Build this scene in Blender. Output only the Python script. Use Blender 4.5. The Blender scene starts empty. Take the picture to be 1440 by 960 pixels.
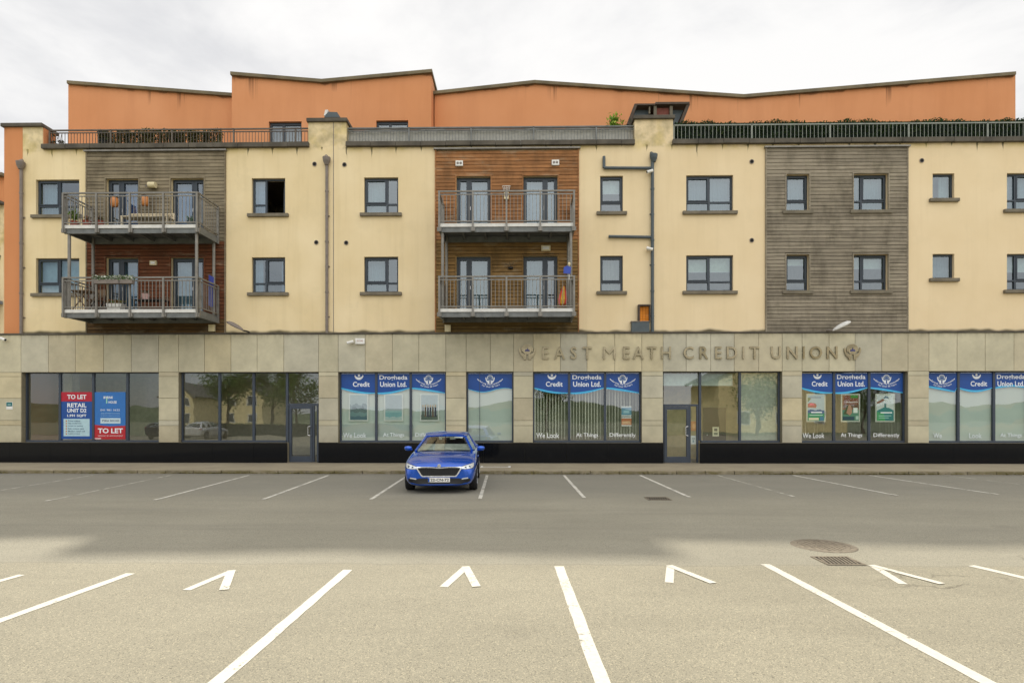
import bpy, bmesh, math, random
from mathutils import Vector, Matrix
random.seed(7)
R = math.radians
sc = bpy.context.scene
COL = sc.collection
WPOS = {}            # world position of every parent

# ------------------------------------------------------------------ camera model
F, YAW = 797.0, 0.016
CX, CY, CZ = 0.0, -21.3, 1.85
def PX(u, v, Y=0.0):
    """point of the vertical plane y=Y that a photo pixel (1440x960) shows"""
    dx, dz = (u-720)/F, (585-v)/F
    rx = -math.sin(YAW)+dx*math.cos(YAW); ry = math.cos(YAW)+dx*math.sin(YAW)
    t = (Y-CY)/ry
    return CX+t*rx, CZ+t*dz
def X(u, Y=0.0): return PX(u, 585, Y)[0]
def Z(v, u=720, Y=0.0): return PX(u, v, Y)[1]
def G(u, v, z=0.0):
    """ground point under a photo pixel"""
    dx, dz = (u-720)/F, (585-v)/F
    t = (z-CZ)/dz
    return (CX+t*(-math.sin(YAW)+dx*math.cos(YAW)), CY+t*(math.cos(YAW)+dx*math.sin(YAW)))

def s2l(c):
    c /= 255.0
    return c/12.92 if c <= 0.04045 else ((c+0.055)/1.055)**2.4
def C(r, g, b): return (s2l(r), s2l(g), s2l(b), 1.0)

# ------------------------------------------------------------------ materials
class NT:
    def __init__(self, name):
        self.m = bpy.data.materials.new(name); self.m.use_nodes = True
        self.t = self.m.node_tree; self.n = self.t.nodes; self.l = self.t.links
        self.b = self.n['Principled BSDF']; self.out = self.n['Material Output']
    def node(self, ty, **kw):
        o = self.n.new(ty)
        for k, v in kw.items(): setattr(o, k, v)
        return o
    def set(self, sock, v):
        if hasattr(v, 'is_linked') or isinstance(v, bpy.types.NodeSocket): self.l.new(v, sock)
        else: sock.default_value = v
    def pos(self): return self.node('ShaderNodeNewGeometry').outputs['Position']
    def obj(self): return self.node('ShaderNodeTexCoord').outputs['Object']
    def uv(self): return self.node('ShaderNodeTexCoord').outputs['UV']
    def vcol(self): return self.node('ShaderNodeVertexColor', layer_name='Col').outputs['Color']
    def mp(self, vec, scale=(1,1,1), loc=(0,0,0)):
        o = self.node('ShaderNodeMapping'); self.l.new(vec, o.inputs['Vector'])
        o.inputs['Scale'].default_value = scale; o.inputs['Location'].default_value = loc
        return o.outputs['Vector']
    def noise(self, vec, scale, detail=3, rough=0.55):
        o = self.node('ShaderNodeTexNoise'); self.l.new(vec, o.inputs['Vector'])
        o.inputs['Scale'].default_value = scale; o.inputs['Detail'].default_value = detail; o.inputs['Roughness'].default_value = rough
        return o.outputs['Fac']
    def voro(self, vec, scale, feature='F1', out='Distance'):
        o = self.node('ShaderNodeTexVoronoi', feature=feature); self.l.new(vec, o.inputs['Vector'])
        o.inputs['Scale'].default_value = scale
        return o.outputs[out]
    def rng(self, v, a, b, c=0.0, d=1.0, smooth=False):
        o = self.node('ShaderNodeMapRange'); o.clamp = True
        if smooth: o.interpolation_type = 'SMOOTHSTEP'
        self.set(o.inputs['Value'], v)
        for i, x in zip(('From Min', 'From Max', 'To Min', 'To Max'), (a, b, c, d)): self.set(o.inputs[i], x)
        return o.outputs['Result']
    def math(self, op, a, b=0.0, clamp=False):
        o = self.node('ShaderNodeMath', operation=op); o.use_clamp = clamp
        self.set(o.inputs[0], a); self.set(o.inputs[1], b)
        return o.outputs[0]
    def mix(self, f, a, b, mode='MIX'):
        o = self.node('ShaderNodeMix', data_type='RGBA', blend_type=mode)
        self.set(o.inputs['Factor'], f); self.set(o.inputs['A'], a) if False else None
        ins = [i for i in o.inputs if i.type == 'RGBA']
        self.set(ins[0], a); self.set(ins[1], b)
        return [i for i in o.outputs if i.type == 'RGBA'][0]
    def sep(self, v):
        o = self.node('ShaderNodeSeparateXYZ'); self.l.new(v, o.inputs[0]); return o.outputs
    def bump(self, h, strength=0.3, dist=0.01):
        o = self.node('ShaderNodeBump'); self.l.new(h, o.inputs['Height'])
        o.inputs['Strength'].default_value = strength; o.inputs['Distance'].default_value = dist
        self.l.new(o.outputs[0], self.b.inputs['Normal'])
    def fin(self, col, rough=0.7, metal=0.0, spec=None):
        self.set(self.b.inputs['Base Color'], col); self.set(self.b.inputs['Roughness'], rough)
        self.b.inputs['Metallic'].default_value = metal
        if spec is not None: self.b.inputs['Specular IOR Level'].default_value = spec
        return self.m

def simple(name, col, rough=0.6, metal=0.0, var=0.12, scale=6.0, spec=None, coat=0.0):
    """plain surface with a little dirt and tone variation"""
    N = NT(name); p = N.obj()
    f = N.rng(N.noise(p, scale, 4), 0.3, 0.7, 1-var, 1+var)
    c = N.mix(1.0, col, f, 'MULTIPLY')
    r = N.rng(N.noise(p, scale*2.3, 3), 0.3, 0.7, max(0.02, rough-0.07), min(1, rough+0.07))
    m = N.fin(c, r, metal, spec)
    if coat: N.b.inputs['Coat Weight'].default_value = coat; N.b.inputs['Coat Roughness'].default_value = 0.04
    return m
def printed(name, rough=0.6, var=0.06):
    N = NT(name); f = N.rng(N.noise(N.pos(), 9, 3), 0.3, 0.7, 1-var, 1+var)
    return N.fin(N.mix(1.0, N.vcol(), f, 'MULTIPLY'), rough)

M = {}
def make_materials():
    # cream render: soft blotches, faint vertical runs, drips under the coping joints, algae at the foot
    N = NT('cream_render'); p = N.pos(); s = N.sep(p)
    c = N.mix(N.rng(N.noise(p, 0.55, 4), 0.35, 0.68), C(224,203,158), C(235,216,175))
    c = N.mix(N.rng(N.noise(p, 0.8, 6, 0.7), 0.54, 0.60, 0, 0.16, True), c, C(206,190,150))
    c = N.mix(N.rng(N.noise(N.mp(p, (2.2, 1, 0.12)), 1.6, 5, 0.62), 0.50, 0.78, 0, 0.42), c, C(204,184,138))
    c = N.mix(N.rng(s[0], -14, 9, 0.0, 0.45), c, C(232,208,174))
    fr = N.math('ABSOLUTE', N.math('SUBTRACT', N.math('FRACT', N.math('MULTIPLY', N.math('ADD', s[0], N.rng(N.noise(p,3,2),0,1,-.05,.05)), 1/0.94)), 0.5))
    ln = N.rng(N.noise(N.mp(p, (0.9, 0, 0)), 1.9, 2), 0.36, 0.72, 0.10, 0.95)
    dr = N.rng(N.math('DIVIDE', N.math('SUBTRACT', 12.03, s[2]), ln), 0.0, 1.0, 1.0, 0.0)
    dr = N.math('MULTIPLY', dr, N.rng(s[2], 12.04, 12.0, 0, 1))
    wd = N.math('ADD', N.math('MULTIPLY', N.math('POWER', dr, 3.0), 0.050), N.math('MULTIPLY', dr, 0.022))
    wx = N.rng(N.math('SUBTRACT', N.math('ADD', fr, wd), 0.5), 0.0, 0.018, 0, 1, True)
    c = N.mix(N.math('MULTIPLY', N.math('MULTIPLY', wx, N.rng(dr, 0.0, 0.6, 0.0, 1.0)), 0.85), c, C(70,66,50))
    c = N.mix(N.math('MULTIPLY', N.rng(s[2], 11.70, 11.98, 0, 0.5, True), N.rng(N.noise(p, 1.3, 3), 0.48, 0.62)), c, C(204,182,110))
    top = N.rng(s[2], 11.86, 12.0, 0, 0.55, True)
    c = N.mix(N.math('MULTIPLY', top, N.rng(N.noise(p, 2.3, 4), 0.4, 0.7)), c, C(120,112,76))
    ah = N.rng(N.noise(N.mp(p, (1, 0, 0)), 0.8, 2, 0.5), 0.36, 0.70, 4.99, 5.13)
    al = N.rng(N.math('SUBTRACT', s[2], ah), -0.06, 0.07, 1.0, 0.0, True)
    c = N.mix(N.math('MULTIPLY', al, 0.92), c, C(66,62,46))
    N.bump(N.noise(p, 90, 3), 0.25, 0.004)
    M['cream'] = N.fin(c, 0.88, spec=0.25)

    def orange(name, a, b):
        N = NT(name); p = N.pos(); uv = N.sep(N.uv())
        c = N.mix(N.rng(N.noise(p, 0.35, 4), 0.35, 0.68), a, b)
        c = N.mix(N.rng(N.noise(N.mp(p, (1.3, 1, 0.16)), 1.3, 4, 0.6), 0.46, 0.80, 0, 0.30), c, C(184,120,80))
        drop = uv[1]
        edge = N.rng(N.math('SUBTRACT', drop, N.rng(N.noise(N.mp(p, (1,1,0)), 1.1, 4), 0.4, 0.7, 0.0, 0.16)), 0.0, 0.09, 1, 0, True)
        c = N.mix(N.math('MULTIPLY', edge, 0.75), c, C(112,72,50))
        nx = N.noise(N.mp(p, (1, 1, 0)), 1.15, 5, 0.7)
        wx = N.rng(nx, 0.565, 0.62, 0, 1, True)
        dr = N.rng(drop, 0.0, N.rng(N.noise(N.mp(p, (1, 1, 0), (7, 0, 0)), 0.8, 2), 0.35, 0.7, 0.25, 1.5), 1, 0)
        c = N.mix(N.math('MULTIPLY', N.math('MULTIPLY', wx, dr), 0.85), c, C(112,76,54))
        N.bump(N.noise(p, 80, 3), 0.25, 0.004)
        return N.fin(c, 0.9, spec=0.2)
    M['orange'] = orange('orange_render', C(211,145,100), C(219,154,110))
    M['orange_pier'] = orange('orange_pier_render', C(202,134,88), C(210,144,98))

    # stone slabs: colour per slab plus clouding and light veins
    N = NT('limestone_cladding'); p = N.pos()
    f = N.rng(N.noise(p, 1.6, 6, 0.65), 0.3, 0.72, 0.84, 1.12)
    c = N.mix(1.0, N.vcol(), f, 'MULTIPLY')
    c = N.mix(N.rng(N.noise(N.mp(p, (1, 1, 2.4)), 3.2, 6, 0.72), 0.56, 0.75, 0, 0.35), c, C(196,188,164))
    s = N.sep(p)
    c = N.mix(N.math('MULTIPLY', N.rng(s[2], 4.70, 4.96, 0, 0.45), N.rng(N.noise(N.mp(p, (3, 1, 0.25)), 2, 4), 0.4, 0.7)), c, C(92,86,66))
    c = N.mix(N.rng(s[2], 0.9, 1.3, 0.18, 0.0), c, C(110,96,70))
    N.bump(N.noise(p, 60, 3), 0.12, 0.003)
    M['stone'] = N.fin(c, 0.55, spec=0.4)
    M['joint'] = simple('mortar_joint', C(96,88,70), 0.9)
    N = NT('polished_black_granite'); p = N.pos()
    c = N.mix(N.rng(N.noise(p, 260, 2), 0.5, 0.75), (0.004,0.0045,0.006,1), (0.016,0.017,0.02,1))
    M['granite'] = N.fin(c, N.rng(N.noise(p, 2.2, 4), 0.3, 0.7, 0.04, 0.10), spec=0.22)

    # timber boards
    N = NT('timber_boards'); p = N.pos()
    g = N.noise(N.mp(p, (1.0, 6, 26)), 1.8, 6, 0.68)
    c = N.mix(1.0, N.vcol(), N.rng(g, 0.28, 0.74, 0.58, 1.34), 'MULTIPLY')
    st = N.rng(N.noise(N.mp(p, (1.2, 1, 0.5)), 1.1, 5, 0.7), 0.46, 0.66, 0, 0.85)
    c = N.mix(st, c, N.mix(0.5, c, C(58,50,34)))
    c = N.mix(N.rng(N.noise(N.mp(p, (0.7, 1, 2.2)), 1.4, 5, 0.7), 0.54, 0.72, 0, 0.4), c, C(176,166,142))
    N.bump(g, 0.35, 0.006)
    M['timber'] = N.fin(c, 0.82, spec=0.2)

    M['frame'] = simple('window_frame_grey', C(48,57,66), 0.42, 0.0, 0.10)
    M['shopframe'] = simple('shopfront_aluminium', C(60,68,80), 0.38, 0.1, 0.10)
    M['sill'] = simple('concrete_sill', C(112,104,88), 0.85, 0, 0.2, 4)
    M['coping'] = simple('weathered_coping', C(86,80,70), 0.88, 0, 0.35, 2.0)
    M['capping'] = simple('roof_edge_metal', C(112,100,74), 0.7, 0.1, 0.35, 1.2)
    M['galv'] = simple('galvanised_steel', C(130,126,118), 0.5, 0.25, 0.18, 5)
    M['galvdark'] = simple('dull_galvanised_beam', C(112,114,112), 0.6, 0.25, 0.2, 4)
    M['railpaint'] = simple('roof_rail_steel', C(98,90,80), 0.6, 0.2, 0.25, 4)
    M['railpale'] = simple('roof_rail_pale_steel', C(134,138,128), 0.55, 0.2, 0.2, 4)
    M['fascia'] = simple('pale_deck_edge', C(214,212,206), 0.6, 0, 0.08)
    M['deckboard'] = simple('deck_boards', C(110,104,96), 0.8, 0, 0.2)
    M['pipe'] = simple('downpipe_grey', C(122,112,104), 0.55, 0.0, 0.15)
    M['pipedark'] = simple('soil_pipe_slate', C(72,82,86), 0.5, 0.0, 0.12)
    M['interior'] = simple('room_plaster', C(196,186,164), 0.9)
    M['lit_office'] = simple('office_plaster_lit_tone', C(218,194,140), 0.9)
    M['floor'] = simple('room_floor', C(120,108,94), 0.8)
    M['white'] = simple('white_plastic', C(226,224,218), 0.5)
    M['cream_plastic'] = simple('cream_plastic', C(214,200,160), 0.55)
    M['black'] = simple('black_plastic', C(22,22,24), 0.5)
    M['hole'] = simple('vent_dark', C(14,12,10), 0.9)
    M['lettersteel'] = simple('sign_metal', C(150,139,114), 0.30, 0.9, 0.35, 3.0)
    M['print'] = printed('printed_sheet', 0.45)
    M['cloth'] = printed('fabric', 0.9, 0.12)
    M['paintv'] = printed('painted_object', 0.5, 0.1)
    M['roof'] = simple('roof_membrane', C(96,94,90), 0.9)
    M['terrace'] = simple('terrace_paving', C(140,134,122), 0.9)
    M['steelhandle'] = simple('brushed_steel', C(200,200,200), 0.25, 0.9)

    def leaf(name):
        N = NT(name)
        c = N.mix(1.0, N.vcol(), N.rng(N.noise(N.obj(), 3, 3), 0.3, 0.7, 0.7, 1.3), 'MULTIPLY')
        m = N.fin(c, 0.6, spec=0.3)
        tr = N.node('ShaderNodeBsdfTranslucent'); N.l.new(c, tr.inputs['Color'])
        mx = N.node('ShaderNodeMixShader'); mx.inputs[0].default_value = 0.3
        N.l.new(N.b.outputs[0], mx.inputs[1]); N.l.new(tr.outputs[0], mx.inputs[2]); N.l.new(mx.outputs[0], N.out.inputs['Surface'])
        return m
    M['leaf'] = leaf('leaves')
    M['bark'] = simple('bark', C(84,70,56), 0.9, 0, 0.3, 8)

    # glass: see-through with a mirror layer that grows at grazing angles
    def glass(name, tint, base, refl=(1,1,1,1)):
        N = NT(name)
        tr = N.node('ShaderNodeBsdfTransparent'); tr.inputs['Color'].default_value = tint
        gl = N.node('ShaderNodeBsdfGlossy'); gl.inputs['Roughness'].default_value = 0.015; gl.inputs['Color'].default_value = refl
        bp = N.node('ShaderNodeBump'); bp.inputs['Strength'].default_value = 0.035; bp.inputs['Distance'].default_value = 0.05
        N.l.new(N.noise(N.pos(), 1.3, 1), bp.inputs['Height']); N.l.new(bp.outputs[0], gl.inputs['Normal'])
        lw = N.node('ShaderNodeLayerWeight'); lw.inputs['Blend'].default_value = 0.5
        f = N.math('ADD', N.math('MULTIPLY', N.math('POWER', lw.outputs['Facing'], 4.0), 1.0-base), base, True)
        mx = N.node('ShaderNodeMixShader'); N.l.new(f, mx.inputs[0])
        N.l.new(tr.outputs[0], mx.inputs[1]); N.l.new(gl.outputs[0], mx.inputs[2]); N.l.new(mx.outputs[0], N.out.inputs['Surface'])
        N.n.remove(N.b)
        return N.m
    M['glass'] = glass('window_glass', (0.58,0.68,0.70,1), 0.20, (0.86,0.95,1.0,1))
    M['shopglass'] = glass('shop_glass', (0.86,0.91,0.90,1), 0.165, (0.92,0.97,1.0,1))
    M['carglass'] = glass('windscreen_glass', (0.70,0.78,0.76,1), 0.10)

    # frosted window film printed with a misty shore
    N = NT('misty_shore_film'); p = N.pos(); s = N.sep(p)
    w = N.rng(N.noise(N.mp(p, (1, 1, 0)), 0.55, 4), 0.3, 0.7, -0.35, 0.35)
    h = N.math('ADD', s[2], w)
    c = N.mix(N.rng(h, 1.15, 1.55, 0, 1, True), C(204,212,200), C(212,214,200))
    c = N.mix(N.math('MULTIPLY', N.rng(h, 1.5, 1.62, 0, 1, True), N.rng(h, 2.1, 2.22, 1, 0, True)), c, C(198,210,200))
    c = N.mix(N.rng(N.noise(p, 1.2, 4), 0.4, 0.7, 0, 0.25), c, C(214,222,214))
    M['film'] = N.fin(c, 0.6)

    # asphalt
    N = NT('asphalt'); p = N.pos(); s = N.sep(p)
    big = N.rng(N.noise(p, 0.22, 5, 0.6), 0.32, 0.68, 0.93, 1.06)
    mid = N.rng(N.noise(N.mp(p, (0.5, 1.6, 1)), 0.9, 5, 0.65), 0.3, 0.7, 0.93, 1.07)
    seam = N.math('ADD', s[1], N.rng(N.noise(N.mp(p, (1,0,0)), 0.7, 3), 0.3, 0.7, -0.06, 0.06))
    near = N.rng(seam, -14.15, -14.30, 0, 1)
    c = N.mix(near, C(145,140,124), C(142,136,118))
    grit = N.noise(p, 95, 4, 0.75)
    stones = N.voro(p, 120, 'F1', 'Color')
    gc = N.sep(stones)
    c = N.mix(1.0, c, N.rng(grit, 0.30, 0.70, 0.72, 1.28), 'MULTIPLY')
    c = N.mix(N.math('MULTIPLY', N.rng(gc[0], 0.80, 0.95), N.rng(near, 0, 1, 0.30, 0.60)), c, C(186,176,150))
    c = N.mix(N.math('MULTIPLY', N.rng(gc[1], 0.80, 0.95), 0.5), c, C(64,60,52))
    c = N.mix(1.0, c, big, 'MULTIPLY'); c = N.mix(1.0, c, mid, 'MULTIPLY')
    # tyre-polished lane, darker edge by the kerb, seam of the old patch, a few cracks on the right
    c = N.mix(N.rng(s[1], -3.9, -3.2, 0, 0.5), c, C(92,84,68))
    c = N.mix(N.math('MULTIPLY', N.rng(N.math('ABSOLUTE', N.math('ADD', seam, 14.22)), 0.0, 0.035, 1, 0), 0.22), c, C(90,84,72))
    lane = N.math('ADD', N.rng(N.math('ABSOLUTE', N.math('ADD', s[1], 10.3)), 0.15, 0.55, 1, 0, True), N.rng(N.math('ABSOLUTE', N.math('ADD', s[1], 12.0)), 0.15, 0.55, 1, 0, True), True)
    c = N.mix(N.math('MULTIPLY', lane, N.rng(N.noise(N.mp(p, (0.25, 2.5, 1)), 1.2, 4), 0.38, 0.68, 0, 0.28)), c, C(112,108,98))
    c = N.mix(N.rng(s[1], -10.0, -6.5, 0, 0.42, True), c, C(108,107,102))
    oil = N.rng(N.voro(N.mp(p, (0.45, 0.5, 1)), 0.8), 0.02, 0.10, 0.14, 0, True)
    c = N.mix(oil, c, C(80,76,68))
    wp = N.node('ShaderNodeVectorMath', operation='ADD')
    nz = N.node('ShaderNodeTexNoise'); nz.inputs['Scale'].default_value = 2.2; nz.inputs['Detail'].default_value = 5
    N.l.new(p, nz.inputs['Vector'])
    sc_ = N.node('ShaderNodeVectorMath', operation='SCALE'); sc_.inputs['Scale'].default_value = 0.55
    N.l.new(nz.outputs['Color'], sc_.inputs[0]); N.l.new(p, wp.inputs[0]); N.l.new(sc_.outputs[0], wp.inputs[1])
    ck = N.voro(N.mp(wp.outputs[0], (0.55, 1.5, 1)), 0.62, 'DISTANCE_TO_EDGE')
    ckm = N.math('MULTIPLY', N.rng(ck, 0.004, 0.016, 1, 0), N.rng(s[0], 3.4, 4.6, 0, 1))
    ckm = N.math('MULTIPLY', ckm, N.math('MULTIPLY', N.rng(s[1], -13.3, -13.7, 0, 1), N.rng(s[1], -15.9, -15.5, 0, 1)))
    ckm = N.math('MULTIPLY', ckm, N.rng(N.noise(p, 1.1, 2), 0.45, 0.6))
    c = N.mix(N.math('MULTIPLY', ckm, 0.38), c, C(52,46,38))
    N.bump(grit, 0.55, 0.008)
    M['asphalt'] = N.fin(c, 0.88, spec=0.25)

    N = NT('pavement_concrete'); p = N.pos(); s = N.sep(p)
    c = N.mix(N.rng(N.noise(p, 0.8, 5), 0.3, 0.7), C(138,127,106), C(156,145,121))
    c = N.mix(N.rng(N.noise(p, 40, 3), 0.5, 0.8, 0, 0.4), c, C(90,82,68))
    c = N.mix(N.rng(s[1], -0.5, -0.02, 0, 0.5), c, C(84,76,62))
    N.bump(N.noise(p, 50, 3), 0.3, 0.004)
    M['pave'] = N.fin(c, 0.9)
    N = NT('mossy_kerb_stone'); p = N.pos(); s = N.sep(p)
    c = N.mix(1.0, N.vcol(), N.rng(N.noise(p, 7, 5), 0.3, 0.7, 0.75, 1.2), 'MULTIPLY')
    ms = N.math('MULTIPLY', N.rng(N.noise(N.mp(p, (1,1,3)), 2.2, 6, 0.7), 0.40, 0.60), N.rng(s[2], 0.11, 0.02, 0.55, 1))
    c = N.mix(N.math('MULTIPLY', ms, 0.85), c, C(98,88,40))
    M['kerb'] = N.fin(c, 0.9)

    def paint(name, col, wear_lo, wear_hi):
        N = NT(name); p = N.pos()
        c = N.mix(N.rng(N.noise(p, 24, 4), 0.35, 0.75, 0, 0.35), col, C(168,160,140))
        m = N.fin(c, 0.75)
        tr = N.node('ShaderNodeBsdfTransparent'); mx = N.node('ShaderNodeMixShader')
        n1 = N.noise(p, 30, 6, 0.75); n2 = N.noise(p, 3.0, 4)
        f = N.rng(N.math('ADD', N.math('MULTIPLY', n1, 0.55), N.math('MULTIPLY', n2, 0.45)), wear_lo, wear_hi)
        N.l.new(f, mx.inputs[0]); N.l.new(N.b.outputs[0], mx.inputs[1]); N.l.new(tr.outputs[0], mx.inputs[2]); N.l.new(mx.outputs[0], N.out.inputs['Surface'])
        return m
    M['paint'] = paint('road_paint', C(204,199,185), 0.56, 0.66)
    M['paintworn'] = paint('worn_road_paint', C(206,202,190), 0.50, 0.66)
    M['paintfaded'] = paint('faded_road_paint', C(178,174,160), 0.45, 0.64)
    M['iron'] = simple('cast_iron', C(122,112,96), 0.75, 0.2, 0.3, 14)

    N = NT('car_paint_blue'); 
    N.fin(C(0,82,190), 0.26, 0.45); N.b.inputs['Coat Weight'].default_value = 1.0; N.b.inputs['Coat Roughness'].default_value = 0.03
    M['carblue'] = N.m
    N = NT('car_paint_silver'); N.fin(C(206,206,206), 0.3, 0.3); N.b.inputs['Coat Weight'].default_value = 1.0
    M['carwhite'] = N.m
    N = NT('car_paint_dark'); N.fin(C(48,50,54), 0.3, 0.4); N.b.inputs['Coat Weight'].default_value = 1.0
    M['cardark'] = N.m
    M['chrome'] = simple('chrome_trim', C(232,234,236), 0.25, 0.55, 0.04)
    M['rubber'] = simple('tyre_rubber', C(26,26,27), 0.85)
    M['alloy'] = simple('alloy_wheel', C(170,172,176), 0.3, 0.8)
    M['lamp'] = simple('headlamp_lens', C(214,218,220), 0.12, 0.35, 0.15, 20)
    M['redlamp'] = simple('rear_lamp_red', C(150,20,22), 0.2)
    M['seat'] = simple('car_seat_cloth', C(40,40,42), 0.9)
    M['dash_reflection'] = simple('dashboard_cloud_reflection', C(176,172,160), 0.8, 0, 0.25, 6)
make_materials()

# ------------------------------------------------------------------ mesh builder
class MB:
    def __init__(s): s.v = []; s.f = []; s.c = []; s.uv = None
    def add(s, vs, fs, c=(1,1,1,1)):
        b = len(s.v); s.v += [tuple(p) for p in vs]; s.f += [tuple(b+i for i in f) for f in fs]; s.c += [c]*len(fs)
        return s
    def box(s, x0, x1, y0, y1, z0, z1, c=(1,1,1,1)):
        if x0 > x1: x0, x1 = x1, x0
        if y0 > y1: y0, y1 = y1, y0
        if z0 > z1: z0, z1 = z1, z0
        return s.add([(x0,y0,z0),(x1,y0,z0),(x1,y1,z0),(x0,y1,z0),(x0,y0,z1),(x1,y0,z1),(x1,y1,z1),(x0,y1,z1)],
              [(0,3,2,1),(4,5,6,7),(0,1,5,4),(1,2,6,5),(2,3,7,6),(3,0,4,7)], c)
    def bar(s, p, q, w, h=None, c=(1,1,1,1), up=(0,0,1)):
        """square bar between two points"""
        h = h or w; p, q = Vector(p), Vector(q); d = (q-p).normalized()
        a = d.cross(Vector(up));
        if a.length < 1e-4: a = d.cross(Vector((1,0,0)))
        a.normalize(); b = a.cross(d).normalized(); a *= w/2; b *= h/2
        vs = [p-a-b, p+a-b, p+a+b, p-a+b, q-a-b, q+a-b, q+a+b, q-a+b]
        return s.add(vs, [(0,1,2,3),(7,6,5,4),(0,4,5,1),(1,5,6,2),(2,6,7,3),(3,7,4,0)], c)
    def tube(s, p, q, r, r2=None, n=10, c=(1,1,1,1), cap=True):
        r2 = r if r2 is None else r2; p, q = Vector(p), Vector(q); d = (q-p).normalized()
        a = d.cross(Vector((0,0,1)))
        if a.length < 1e-4: a = Vector((1,0,0))
        a.normalize(); b = d.cross(a)
        vs = []
        for k in range(n):
            t = 2*math.pi*k/n; o = a*math.cos(t)+b*math.sin(t); vs += [p+o*r, q+o*r2]
        fs = [(2*k, 2*((k+1) % n), 2*((k+1) % n)+1, 2*k+1) for k in range(n)]
        if cap: fs += [tuple(2*k for k in range(n))[::-1], tuple(2*k+1 for k in range(n))]
        return s.add(vs, fs, c)
    def path(s, pts, r, n=8, c=(1,1,1,1)):
        for a, b in zip(pts, pts[1:]): s.tube(a, b, r, None, n, c)
        return s
    def poly_y(s, pts, y0, y1, c=(1,1,1,1)):
        """outline in the x-z plane, extruded from y0 (front) to y1"""
        n = len(pts)
        ar = sum(pts[i][0]*pts[(i+1) % n][1]-pts[(i+1) % n][0]*pts[i][1] for i in range(n))
        if ar < 0: pts = pts[::-1]
        vs = [(x, y0, z) for x, z in pts]+[(x, y1, z) for x, z in pts]
        fs = [tuple(range(n)), tuple(range(2*n-1, n-1, -1))]+[(i, i+n, (i+1) % n+n, (i+1) % n) for i in range(n)]
        return s.add(vs, fs, c)
    def sheet_y(s, pts, y, c=(1,1,1,1)):
        n = len(pts); ar = sum(pts[i][0]*pts[(i+1) % n][1]-pts[(i+1) % n][0]*pts[i][1] for i in range(n))
        if ar < 0: pts = pts[::-1]
        return s.add([(x, y, z) for x, z in pts], [tuple(range(n))], c)
    def lathe(s, prof, c0, n=16, c=(1,1,1,1)):
        """profile of (r, z) turned about the vertical through c0"""
        vs = []; k = len(prof)
        for i in range(n):
            t = 2*math.pi*i/n
            vs += [(c0[0]+r*math.cos(t), c0[1]+r*math.sin(t), c0[2]+z) for r, z in prof]
        fs = []
        for i in range(n):
            j = (i+1) % n
            fs += [(i*k+m, j*k+m, j*k+m+1, i*k+m+1) for m in range(k-1)]
        fs += [tuple(i*k+k-1 for i in range(n)), tuple(i*k for i in range(n))[::-1]]
        return s.add(vs, fs, c)
    def leafcard(s, p, size, c, flat=None):
        n = flat or Vector((random.gauss(0,1), random.gauss(0,1), random.gauss(0,1)+0.4))
        n.normalize(); a = n.orthogonal().normalized(); a.rotate(Matrix.Rotation(random.random()*6.28, 3, n)); b = n.cross(a)
        p = Vector(p); l, w = size, size*0.5
        return s.add([p-a*l*0.5, p+b*w*0.5, p+a*l*0.55, p-b*w*0.5], [(0,1,2,3)], c)
    def build(s, name, mat, parent=None, smooth=False, bevel=0.0, vcol=True, uvs=None, shift=True):
        me = bpy.data.meshes.new(name)
        xs = [p[0] for p in s.v]; ys = [p[1] for p in s.v]; zs = [p[2] for p in s.v]
        o = ((min(xs)+max(xs))/2, (min(ys)+max(ys))/2, min(zs))
        me.from_pydata([(p[0]-o[0], p[1]-o[1], p[2]-o[2]) for p in s.v], [], s.f)
        ca = me.color_attributes.new('Col', 'FLOAT_COLOR', 'CORNER')
        dat = []
        for f, c in zip(s.f, s.c): dat += list(c)*len(f)
        ca.data.foreach_set('color', dat)
        if uvs:
            ul = me.uv_layers.new(name='UVMap'); d = []
            for f in s.f:
                for i in f: d += list(uvs(s.v[i]))
            ul.data.foreach_set('uv', d)
        if smooth: me.polygons.foreach_set('use_smooth', [True]*len(me.polygons))
        me.materials.append(mat if not isinstance(mat, str) else M[mat])
        ob = bpy.data.objects.new(name, me); COL.objects.link(ob)
        if bevel:
            b = ob.modifiers.new('Bevel', 'BEVEL'); b.width = bevel; b.segments = 2; b.limit_method = 'ANGLE'
        put(ob, o, parent)
        return ob
def put(ob, w, parent=None):
    pw = WPOS.get(parent.name, (0,0,0)) if parent else (0,0,0)
    ob.location = (w[0]-pw[0], w[1]-pw[1], w[2]-pw[2])
    if parent: ob.parent = parent
    WPOS[ob.name] = w
def tag(o, label=None, cat=None, group=None, kind=None):
    for k, v in (('label', label), ('category', cat), ('group', group), ('kind', kind)):
        if v: o[k] = v
    return o
def thing(name, loc, label, cat, group=None):
    o = bpy.data.objects.new(name, None); COL.objects.link(o); o.empty_display_size = 0.3
    put(o, loc); return tag(o, label, cat, group)

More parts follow.
